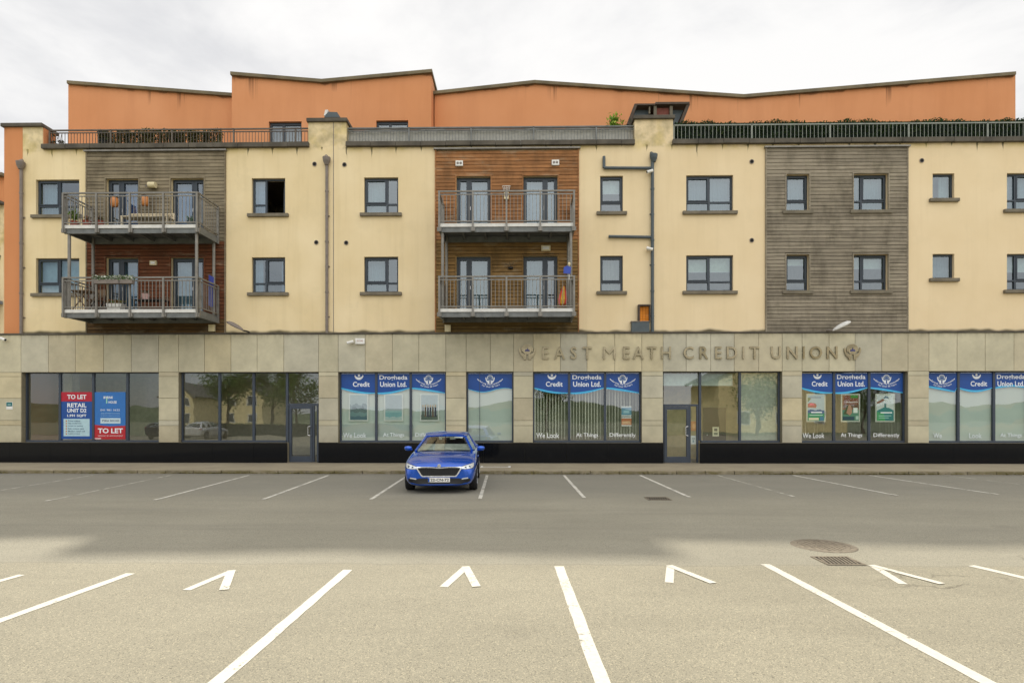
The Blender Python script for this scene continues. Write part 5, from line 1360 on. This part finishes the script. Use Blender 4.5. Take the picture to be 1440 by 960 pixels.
o = hedge(X(138,.3), X(313,.3), .24, .36, 12.0, Z(183, 220, .3), 2600, 'plant_screen', 'straggly climbing plants behind the roof railing on the left', [C(116,112,60), C(80,90,46), C(150,132,84), C(60,68,44)], .10, 'plant')
mb = MB()
for k in range(300):
    x = random.uniform(X(150,.3), X(311,.3)); mb.bar((x, .36, 11.82), (x+random.gauss(0,.03), .36, Z(184,220,.36)-random.random()*.10), .018, c=jit(random.choice([C(150,136,100), C(126,112,80), C(100,92,66)]), .2))
mb.build('reed_matting', 'paintv', o)
o = thing('planter', (X(146,.3), .35, 11.82), 'dark slatted planter at the left end of the climbing plants', 'planter')
MB().box(X(137,.3), X(150,.3), .3, .6, 11.82, Z(184,150,.3)).build('box', 'black', o, bevel=.01); MB().box(X(137,.3)-.01, X(150,.3)+.01, .29, .61, Z(184,150,.3), Z(184,150,.3)+.03).build('rim', 'black', o)
MB_ = MB().box(X(489,.26), X(891,.26), .24, .26, 12.05, Z(181, 690, .26), C(150,148,142))
o = thing('privacy_screen', (X(690,.26), .25, 12.05), 'grey cloth privacy screen behind the middle roof railing', 'screen'); 
mb = MB(); n = 260; vs = []
for k in range(n+1):
    x = X(489,.26)+(X(891,.26)-X(489,.26))*k/n; vs += [(x, .25+.012*math.sin(x*9)+.006*math.sin(x*31), 12.05), (x, .25+.012*math.sin(x*9+1), Z(182, 690, .26)+.01*math.sin(x*3.3))]
mb.add(vs, [(2*k, 2*k+2, 2*k+3, 2*k+1) for k in range(n)], C(176,174,166)).build('cloth', 'cloth', o); MB().bar((X(489,.28), .28, Z(181,690,.28)), (X(891,.28), .28, Z(181,690,.28)), .03).build('top_wire', 'railpaint', o)
def shrub(x, y, z, w, h, n, name, label, cols, size, cat='plant', pot=None, group=None):
    o = thing(name, (x, y, z), label, cat, group); zb = z
    if pot: MB().lathe([(w*.28,0), (w*.36,.20), (w*.38,.22), (w*.33,.215)], (x, y, z), 14).build('pot', pot, o, smooth=False); zb = z+.2
    mb = MB(); st = MB()
    for k in range(9):
        a = random.random()*6.28; q = (x+math.cos(a)*w*.4*random.random(), y+math.sin(a)*w*.3, zb+h*random.uniform(.5, 1)); st.bar((x, y, zb), q, .012)
        for j in range(n//9):
            t = random.uniform(.25, 1.05); mb.leafcard((x+(q[0]-x)*t+random.gauss(0,w*.09), y+(q[1]-y)*t+random.gauss(0,w*.09), zb+(q[2]-zb)*t+random.gauss(0,h*.05)), size*random.uniform(.6,1.3), jit(random.choice(cols), .25))
    st.build('stem', 'bark', o); mb.build('foliage', 'leaf', o); return o
LIME = [C(150,180,64), C(128,164,56), C(176,186,84), C(100,136,50)]
shrub(X(860,.7), .7, 11.85, .65, 1.62, 700, 'roof_plant', 'lime green bush behind the grey roof screen', LIME, .17); shrub(X(873,.7), .75, 11.85, .32, 1.6, 260, 'roof_plant', 'small lime green shoot right of the bush on the roof', LIME, .11); shrub(X(881,.7), .65, 11.85, .28, 1.45, 160, 'roof_plant', 'dark green sprig beside the roof hatch', [C(50,90,40), C(66,110,44)], .09)
shrub(X(78,.4), .45, 11.82, .7, 1.0, 170, 'roof_plant', 'thin dark plant behind the left end of the roof railing', [C(44,60,34), C(60,74,44)], .13)
# ================================================================== THINGS ON THE BALCONIES
GRN = [C(110,140,60), C(86,118,50), C(140,160,70)]
def pot_at(u, yb, deck, w, h, label, cols=GRN, pot='terracotta', n=150, size=.10): shrub(X(u, yb), yb, deck+.004, w, h, n, 'potted_plant', label, cols, size, 'potted plant', pot, 'potted plants on the balconies')
pot_at(105, -1.15, DK2, .42, .50, 'leafy potted plant in the left corner of the upper left balcony'); pot_at(122, -1.2, DK2, .40, .22, 'low potted plant, second from the left on the upper left balcony', [C(120,110,70), C(150,96,80)], n=70, size=.08)
pot_at(141, -1.2, DK2, .36, .20, 'low potted plant under the left orange lantern', [C(130,80,70), C(96,110,60)], n=60, size=.08); pot_at(268, -1.1, DK2, .34, .24, 'grey green potted plant at the right end of the upper left balcony', [C(120,150,130), C(96,130,110)], 'pipedark', 90, .09)
def bench():
    y = -1.0; x0, x1 = X(177, y), X(240, y); z = DK2+.004; o = thing('garden_bench', ((x0+x1)/2, y, z), 'low pale bench with a scrolled back on the upper left balcony', 'bench')
    for x in (x0, x1):
        for yy in (y-.2, y+.2): MB().box(x-.03, x+.03, yy-.03, yy+.03, z, z+(.62 if yy > y else .38)).build('leg', 'benchwood', o)
    MB().box(x0-.03, x1+.03, y-.24, y+.2, z+.36, z+.40).build('seat', 'benchwood', o)
    mb = MB(); mb.box(x0, x1, y+.18, y+.22, z+.57, z+.62); mb.box(x0, x1, y+.18, y+.22, z+.43, z+.47); n = 16
    for k in range(n): 
        a = x0+(x1-x0)*k/n; b = x0+(x1-x0)*(k+1)/n; mb.bar((a, y+.2, z+.46), (b, y+.2, z+.58), .03, .02)
    mb.build('backrest', 'benchwood', o)
bench()
def lantern(u, v, y, label):
    x, z = PX(u, v, y); o = thing('lantern', (x, y, z-.25), label, 'lantern', 'orange lanterns on the upper left balcony'); t = DK2+.0
    MB().lathe([(.07,-.18), (.12,-.15), (.135,0), (.12,.15), (.07,.19)], (x, y, z), 14).build('shade', 'orangeglass', o, smooth=True)
    MB().lathe([(.06,.19), (.13,.2), (.03,.26)], (x, y, z), 12).build('cap', 'timberdark', o); MB().bar((x, y, z+.25), (x, -.045, z+.32), .018).build('hook', 'black', o)
lantern(161, 284.5, -.35, 'orange lantern hanging before the left door of the upper left balcony'); lantern(204, 283, -.35, 'orange lantern hanging between the doors of the upper left balcony')
def window_box(u, label):
    y = -1.62; x = X(u, y); z = DK1+.86; o = thing('flower_box', (x, y, z), label, 'flower box', 'flower boxes hanging on the lower left balcony rail')
    MB().box(x-.24, x+.24, y-.08, y+.08, z, z+.14).build('box', 'pipe', o, bevel=.01); MB().bar((x, y+.08, z+.12), (x, y+.17, z+.2), .02).build('bracket', 'black', o); mb = MB()
    for k in range(300): mb.leafcard((x+random.uniform(-.25,.25), y+random.gauss(0,.06), z+.12+random.random()*.17), .075, jit(random.choice([C(84,108,60), C(104,122,80), C(196,200,186), C(206,206,196)]), .2))
    mb.build('flowers', 'leaf', o)
for u, l in ((143, 'flower box of white blooms, left of the three on the lower left balcony rail'), (161, 'flower box of white blooms, middle of the three on the lower left balcony rail'), (178, 'flower box of white blooms, right of the three on the lower left balcony rail')): window_box(u, l)
y = -1.0; x = X(121, y); z = DK1+.004
o = thing('folding_table', (x, y, z), 'small folding table in the left corner of the lower left balcony', 'table')
MB().box(x-.38, x+.30, y-.28, y+.28, z+.70, z+.73).build('table_top', 'plank', o)
for s in (-1, 1): MB().bar((x-.33, y+s*.24, z), (x+.24, y+s*.24, z+.70), .03).build('leg', 'plank', o); MB().bar((x+.24, y+s*.2, z), (x-.33, y+s*.2, z+.70), .03).build('leg', 'plank', o)
x = X(136, -.8); y = -.8; o = thing('folding_chair', (x, y, z), 'dark folding chair beside the small table on the lower left balcony', 'chair')
MB().box(x-.2, x+.2, y-.2, y+.2, z+.43, z+.46).build('seat', 'plank', o)
for sx in (-1, 1): MB().bar((x+sx*.18, y-.18, z), (x+sx*.18, y+.12, z+.44), .03).build('leg', 'black', o); MB().bar((x+sx*.18, y+.2, z), (x+sx*.18, y+.22, z+.9), .03).build('leg', 'black', o)
MB().box(x-.2, x+.2, y+.2, y+.235, z+.62, z+.88).build('backrest', 'plank', o)
y = -1.2; x = X(163, y); o = thing('trough_planter', (x, y, z), 'pale trough of low plants under the middle flower box', 'planter'); MB().poly_y([(x-.22, z), (x+.22, z), (x+.28, z+.24), (x-.28, z+.24)], y-.12, y+.12).build('trough', 'fascia', o); mb = MB()
for k in range(110): mb.leafcard((x+random.uniform(-.28,.28), y+random.gauss(0,.06), z+.24+random.random()*.14), .09, jit(random.choice([C(150,100,50), C(110,110,50), C(90,110,60)]), .2))
mb.build('foliage', 'leaf', o)
x = X(207, -.8); o = thing('side_table', (x, -.8, z), 'low dark table with a pink pot on the lower left balcony', 'table')
MB().box(x-.4, x+.7, -1.0, -.6, z+.42, z+.45).build('table_top', 'black', o)
for a in (-.36, .66):
    for b in (-.97, -.63): MB().box(x+a-.02, x+a+.02, b-.02, b+.02, z, z+.42).build('leg', 'black', o)
shrub(x-.02, -.85, z+.452, .36, .15, 60, 'potted_plant', 'small plant in a pale pink pot on the low dark table', [C(150,130,120), C(120,120,90)], .06, 'potted plant', 'pinkpot', 'potted plants on the balconies')
# towel hung on the rail, ornaments on the middle balcony
x = X(310, -.5); x = BX[1]-.05; o = MB(); n = 10; vs = []
for k in range(n+1):
    yy = -.62+.34*k/n; vs += [(x-.035+.012*math.sin(k*1.7), yy, DK1+.28+.02*math.sin(k)), (x-.03+.01*math.sin(k*1.3), yy, DK1+1.42)]
o = MB().add(vs, [(2*k, 2*k+2, 2*k+3, 2*k+1) for k in range(n)], C(58,72,160)).build('hanging_towel', 'cloth'); tag(o, 'blue towel hanging at the right side of the lower left balcony', 'towel')
x, z = PX(712, 269, -.12); o = thing('wall_ornament', (x, -.1, z-.3), 'pale lantern shaped ornament on the boards between the upper middle doors', 'ornament')
MB().box(x-.085, x+.085, -.16, -.046, z-.30, z+.02).build('lantern_body', 'cream_plastic', o, bevel=.01)
mb = MB()
for k in range(5): mb.bar((x-.10+.05*k, -.10, z+.02), (x-.14+.07*k, -.10, z+.22), .014)
mb.bar((x-.15, -.10, z+.21), (x+.15, -.10, z+.21), .016); mb.bar((x-.12, -.10, z+.12), (x+.12, -.10, z+.12), .014); mb.build('wire_crown', 'fascia', o); MB().box(x-.06, x+.06, -.165, -.161, z-.22, z-.06).build('pane', 'pipe', o)
x, z = PX(718, 375, -.2); o = thing('wall_ornament', (x, -.2, z-.1), 'dark branching metal ornament on the boards of the lower middle balcony', 'ornament')
MB().lathe([(0,-.06), (.09,-.03), (.1,.02), (0,.05)], (x, -.14, z-.03), 12).build('boss', 'black', o); mb = MB()
for a in (20, 62, 100, 142, 175): mb.bar((x, -.13, z), (x+.24*math.cos(R(a)), -.15, z+.2*math.sin(R(a))), .012)
mb.build('branch', 'timberdark', o)
yb = -1.47; x, z = PX(798, 379, yb); o = thing('windmill_toy', (x, yb, z-.2), 'blue toy windmill clipped to the lower middle balcony rail', 'toy')
MB().poly_y([(x-.14, z-.13), (x+.10, z-.15), (x+.13, z+.08), (x-.02, z+.14), (x-.13, z+.08)], yb, yb+.02).build('sail', 'bluecloth', o); MB().lathe([(0,.13), (.05,.17), (.045,.24), (0,.27)], (x+.06, yb+.02, z), 10).build('knob', 'cream_plastic', o, smooth=True); MB().bar((x+.06, yb+.03, z-.35), (x+.06, yb+.03, z+.2), .02).build('stick', 'fascia', o)
yb = -1.0; x, z = PX(790, 415, yb); o = thing('beach_ball', (x, yb, DK1+.22), 'red and yellow parasol folded against the right end of the lower middle balcony', 'parasol'); o.name = 'folded_parasol'; WPOS[o.name] = (x, yb, DK1+.22)
mb = MB(); n = 12; prof = [(.03,0), (.16,.10), (.19,.25), (.13,.5), (.03,.75)]; vs = []
for i in range(n):
    t = 2*math.pi*i/n; vs += [(x+.10*zz+r*(.8+.2*(i % 2))*math.cos(t), yb+r*(.8+.2*(i % 2))*math.sin(t), DK1+.12+zz) for r, zz in prof]
for i in range(n): mb.add([], [], (1,1,1,1)); 
k = len(prof); base = len(mb.v); mb.v += vs
for i in range(n):
    for m in range(k-1): mb.f.append((base+i*k+m, base+((i+1) % n)*k+m, base+((i+1) % n)*k+m+1, base+i*k+m+1)); mb.c.append(C(204,70,60) if (i//2) % 2 else C(216,170,60))
mb.build('canopy', 'cloth', o); MB().bar((x-.0, yb, DK1+.004), (x+.10, yb, DK1+1.0), .025).build('pole', 'plank', o)

# ================================================================== NEIGHBOURS AND WHAT THE GLASS MIRRORS
def house(name, x0, x1, y0, y1, hz, label, wallmat, ridge=2.6, wins=(), front='S', z0=0.0):
    o = thing(name, ((x0+x1)/2, (y0+y1)/2, z0), label, 'building')
    MB().box(x0, x1, y0, y1, z0, hz).build('wall', wallmat, o, uvs=lambda p: (p[0], 3.0))
    return o
# block beyond the left end
xa, xb = X(5, 14)-26, X(5.0, 14); zt = Z(250, 3, 14)
o = house('apartment_building', xa, xb, 14, 26, zt-1.6, 'orange and cream flats just showing beyond the left end of the block', 'cream')
MB().box(xa, xb+.05, 13.95, 26, zt-1.597, zt).build('top_storey_wall', 'orange_pier', o, uvs=lambda p: (p[0], 2.0)); MB().box(xa-.2, xb+.25, 13.6, 26.2, zt, zt+.18).build('roof', 'capping', o); MB().box(xa, xb+.2, 13.5, 13.94, zt-1.75, zt-1.6).build('cornice', 'coping', o)
for k in range(2):
    zz = 5.6+3.3*k; b_ = MB(); b_.box(xb-3.2, xb+.0, 12.7, 13.95, zz, zz+.2); b_.build('balcony', 'galvdark', o)
    r = MB(); r.bar((xb-3.2, 12.75, zz+1.2), (xb, 12.75, zz+1.2), .06)
    for j in range(24): r.bar((xb-3.2+3.2*j/23, 12.75, zz+.2), (xb-3.2+3.2*j/23, 12.75, zz+1.2), .025)
    r.build('railing', 'galv', o)
    w_ = MB().box(xb-2.6, xb-.5, 13.9, 13.97, zz+.2, zz+2.3).build('window', 'frame', o); MB().sheet_y([(xb-2.5, zz+.3), (xb-.6, zz+.3), (xb-.6, zz+2.2), (xb-2.5, zz+2.2)], 13.893).build('pane', 'glass', w_)
# trees, hedge, house and cars across the car park, behind the viewer
def tree(x, y, h, cr, seed, label):
    random.seed(seed); o = thing('street_tree', (x, y, 0), label, 'tree', 'trees across the car park behind the viewer')
    mb = MB(); mb.tube((x, y, 0), (x+.1, y, h*.45), .17, .11, 10); tips = []
    for k in range(14):
        a = random.random()*6.28; b0 = h*random.uniform(.25, .5); r = cr*random.uniform(.5, 1); q = (x+r*math.cos(a), y+r*math.sin(a), b0+h*random.uniform(.15, .5)); mb.tube((x+.05, y, b0), q, .06, .015, 6); tips += [(x+(q[0]-x)*t, y+(q[1]-y)*t, b0+(q[2]-b0)*t) for t in (.5, .75, 1)]
    mb.build('trunk', 'bark', o); lf = MB()
    for t in tips:
        s = random.uniform(.35, .8); br = random.uniform(.6, 1.2)
        for j in range(90): lf.leafcard((t[0]+random.gauss(0,s), t[1]+random.gauss(0,s), t[2]+random.gauss(0,s*.75)), random.uniform(.16,.3), jit(tuple(q*br for q in random.choice([C(92,120,52), C(108,136,60), C(70,98,44)])[:3])+(1,), .2))
    lf.build('crown', 'leaf', o)
T = [(-30.0, -36, 8.5, 3.0, 1, 'broad green tree mirrored in the empty shop beside the office door'), (-26.2, -38, 9.5, 3.2, 2, 'tall green tree mirrored left of the grey shop door'), (-22.2, -34, 7.5, 2.6, 3, 'bushy green tree mirrored in the grey shop door'), (22.6, -33, 6.0, 2.0, 5, 'small green tree mirrored in the right office pane'), (3.0, -45, 8, 2.6, 6, 'round green tree mirrored in the blinds under EAST'), (38, -42, 8, 3, 7, 'wide green tree mirrored in the window at the right edge')]
for t in T: tree(*t)
random.seed(11)
hedge(-33, -10, -31.5, -30.3, 0.0, 1.15, 5600, 'garden_hedge', 'clipped green hedge across the car park mirrored in the shop glass', [C(74,104,44), C(92,122,54)], .17, core='hedgecore')
o = thing('house', (29, -46, 0), 'cream gabled house mirrored in the right office pane', 'building')
MB().poly_y([(22, 0), (36, 0), (36, 6.2), (29, 10.0), (22, 6.2)], -52, -42).build('wall', 'cream2', o)
MB().bar((21.2, -47, 5.85), (29, -47, 10.1), 10.8, .2).build('roof', 'roof', o); MB().bar((29, -47, 10.1), (36.8, -47, 5.85), 10.8, .2).build('roof', 'roof', o)
for xx in (24, 28.2, 32.4):
    for zz in (1.0, 4.0):
        w_ = MB().box(xx, xx+1.5, -41.99, -41.95, zz, zz+1.4).build('window', 'white', o); MB().box(xx+.1, xx+1.4, -41.949, -41.94, zz+.1, zz+1.3).build('pane', 'frame', w_)
for hx, hw, hy, lb in ((-35.5, 2.6, -50, 'narrow cream gabled house mirrored in the first pane beside the shop door'), (-47.5, 2.4, -56, 'small cream gabled house mirrored behind the letting boards')):
    o = thing('house', (hx, hy-4, 0), lb, 'building')
    MB().poly_y([(hx-hw, 0), (hx+hw, 0), (hx+hw, 4.6), (hx, 4.6+hw*.75), (hx-hw, 4.6)], hy-8, hy).build('wall', 'cream2', o)
    MB().bar((hx-hw-.4, hy-4, 4.4), (hx, hy-4, 4.75+hw*.75), 8.6, .18).build('roof', 'roof', o); MB().bar((hx, hy-4, 4.75+hw*.75), (hx+hw+.4, hy-4, 4.4), 8.6, .18).build('roof', 'roof', o)
    for zz in (1.0, 3.2):
        for kx in (-.5, .5): w_ = MB().box(hx+kx*hw-.5, hx+kx*hw+.5, hy+.003, hy+.04, zz, zz+1.2).build('window', 'white', o); MB().box(hx+kx*hw-.42, hx+kx*hw+.42, hy+.041, hy+.05, zz+.08, zz+1.12).build('pane', 'frame', w_)
car('parked_car', (-26.2, -27.5, 0), 'pale silver hatchback parked across the car park, mirrored in the empty shop', 'carwhite')
car('parked_car', (-29.4, -27.8, 0), 'dark grey hatchback parked across the car park, mirrored in the black plinth', 'cardark')
# ================================================================== WORLD, SUN, CAMERA
SUN_EL = R(43.6); SUN_AZ = 20.0      # sun behind the building, to the left
w = bpy.data.worlds.new("World"); sc.world = w; w.use_nodes = True
nt = w.node_tree; nd = nt.nodes; lk = nt.links; bg = nd['Background']
sky = nd.new('ShaderNodeTexSky'); sky.sky_type = 'NISHITA'; sky.sun_disc = False; sky.sun_elevation = SUN_EL; sky.sun_rotation = R(-SUN_AZ)
def nmath(op, a, b=0.0, clamp=False):
    o = nd.new('ShaderNodeMath'); o.operation = op; o.use_clamp = clamp
    for i, x in ((0, a), (1, b)):
        if isinstance(x, bpy.types.NodeSocket): lk.new(x, o.inputs[i])
        else: o.inputs[i].default_value = x
    return o.outputs[0]
def nrng(v, a, b, c, d, smooth=True):
    o = nd.new('ShaderNodeMapRange'); o.clamp = True
    if smooth: o.interpolation_type = 'SMOOTHSTEP'
    lk.new(v, o.inputs['Value'])
    for i, x in zip(('From Min', 'From Max', 'To Min', 'To Max'), (a, b, c, d)): o.inputs[i].default_value = x
    return o.outputs['Result']
def nmix(f, a, b, mode='MIX'):
    o = nd.new('ShaderNodeMix'); o.data_type = 'RGBA'; o.blend_type = mode
    ins = [i for i in o.inputs if i.type == 'RGBA']
    for s, x in ((o.inputs['Factor'], f), (ins[0], a), (ins[1], b)):
        if isinstance(x, bpy.types.NodeSocket): lk.new(x, s)
        else: s.default_value = x
    return [i for i in o.outputs if i.type == 'RGBA'][0]
tc = nd.new('ShaderNodeTexCoord'); g = tc.outputs['Generated']
sp = nd.new('ShaderNodeSeparateXYZ'); lk.new(g, sp.inputs[0])
# project the direction on a flat cloud deck
zc = nmath('MAXIMUM', sp.outputs[2], 0.10)
cb = nd.new('ShaderNodeCombineXYZ'); lk.new(nmath('DIVIDE', sp.outputs[0], zc), cb.inputs[0]); lk.new(nmath('DIVIDE', sp.outputs[1], zc), cb.inputs[1])
def noise(scale, det, loc):
    mp = nd.new('ShaderNodeMapping'); lk.new(cb.outputs[0], mp.inputs['Vector']); mp.inputs['Location'].default_value = loc
    n = nd.new('ShaderNodeTexNoise'); n.inputs['Scale'].default_value = scale; n.inputs['Detail'].default_value = det; n.inputs['Roughness'].default_value = 0.58; n.inputs['Distortion'].default_value = 0.35
    lk.new(mp.outputs[0], n.inputs['Vector']); return n.outputs['Fac']
n1 = noise(0.75, 7, (1.7, 0.4, 0)); n2 = noise(1.9, 6, (4.2, 2.0, 0))
nn = nmath('ADD', nmath('MULTIPLY', n1, 0.65), nmath('MULTIPLY', n2, 0.35))
# brightest round the hidden sun, greyer to both sides
side = nmath('ABSOLUTE', nmath('SUBTRACT', nmath('DIVIDE', sp.outputs[0], nmath('MAXIMUM', nmath('ABSOLUTE', sp.outputs[1]), 0.2)), 0.10))
base = nmath('ADD', nn, nrng(side, 0.05, 0.95, 0.10, -0.05))
cloud = nmix(nrng(base, 0.34, 0.58, 0, 1), (0.745, 0.75, 0.77, 1), (1.02, 1.01, 0.995, 1))
gain = nrng(sp.outputs[1], 0.25, -0.25, 1.0, SKY_GAIN)  # extra sky brightness added behind the viewer to light the building front
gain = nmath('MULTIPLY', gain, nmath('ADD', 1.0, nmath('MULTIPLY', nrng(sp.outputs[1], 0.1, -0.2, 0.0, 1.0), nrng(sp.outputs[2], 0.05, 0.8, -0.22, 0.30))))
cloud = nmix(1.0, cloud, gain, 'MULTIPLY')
blue = nmix(1.0, sky.outputs[0], (0.10, 0.10, 0.10, 1), 'MULTIPLY')
# breaks in the cloud, mostly behind the viewer to the left
bl = nmath('MULTIPLY', nrng(sp.outputs[1], -0.05, -0.4, 0.0, 1.0), nrng(sp.outputs[0], -0.15, -0.65, 0.12, 1.0))
cover = nmath('SUBTRACT', 0.97, nmath('MULTIPLY', bl, nrng(n1, 0.42, 0.62, 0.25, 0.85)))
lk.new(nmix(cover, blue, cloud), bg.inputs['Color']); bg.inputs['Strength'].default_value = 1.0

sd = bpy.data.lights.new('sun', 'SUN'); sd.energy = SUN_E; sd.angle = R(1.4); sd.color = (1.0, 0.945, 0.83)
so = bpy.data.objects.new('sun', sd); COL.objects.link(so)
az = R(SUN_AZ)
dirv = Vector((math.sin(az)*math.cos(SUN_EL), -math.cos(az)*math.cos(SUN_EL), -math.sin(SUN_EL)))
so.rotation_euler = dirv.to_track_quat('-Z', 'Y').to_euler(); so.location = (-10, 30, 30)

cd = bpy.data.cameras.new('camera'); cam = bpy.data.objects.new('camera', cd); COL.objects.link(cam)
cam.location = (CX, CY, CZ); cam.rotation_euler = (R(90), 0, YAW); cd.sensor_fit = 'HORIZONTAL'; cd.sensor_width = 36.0; cd.lens = 36.0*F/1440.0
cd.shift_y = 105.0/1440.0; cd.clip_start = 0.1; cd.clip_end = 3000
sc.camera = cam
sc.view_settings.view_transform = 'Standard'; sc.view_settings.look = 'None'; sc.view_settings.exposure = 0; sc.view_settings.gamma = 1
sc.render.engine = 'CYCLES'; sc.cycles.use_denoising = True
try: sc.cycles.denoiser = 'OPENIMAGEDENOISE'
except Exception: pass
sc.cycles.max_bounces = 8; sc.cycles.transparent_max_bounces = 12; sc.cycles.sample_clamp_indirect = 4.0; sc.cycles.caustics_reflective = False
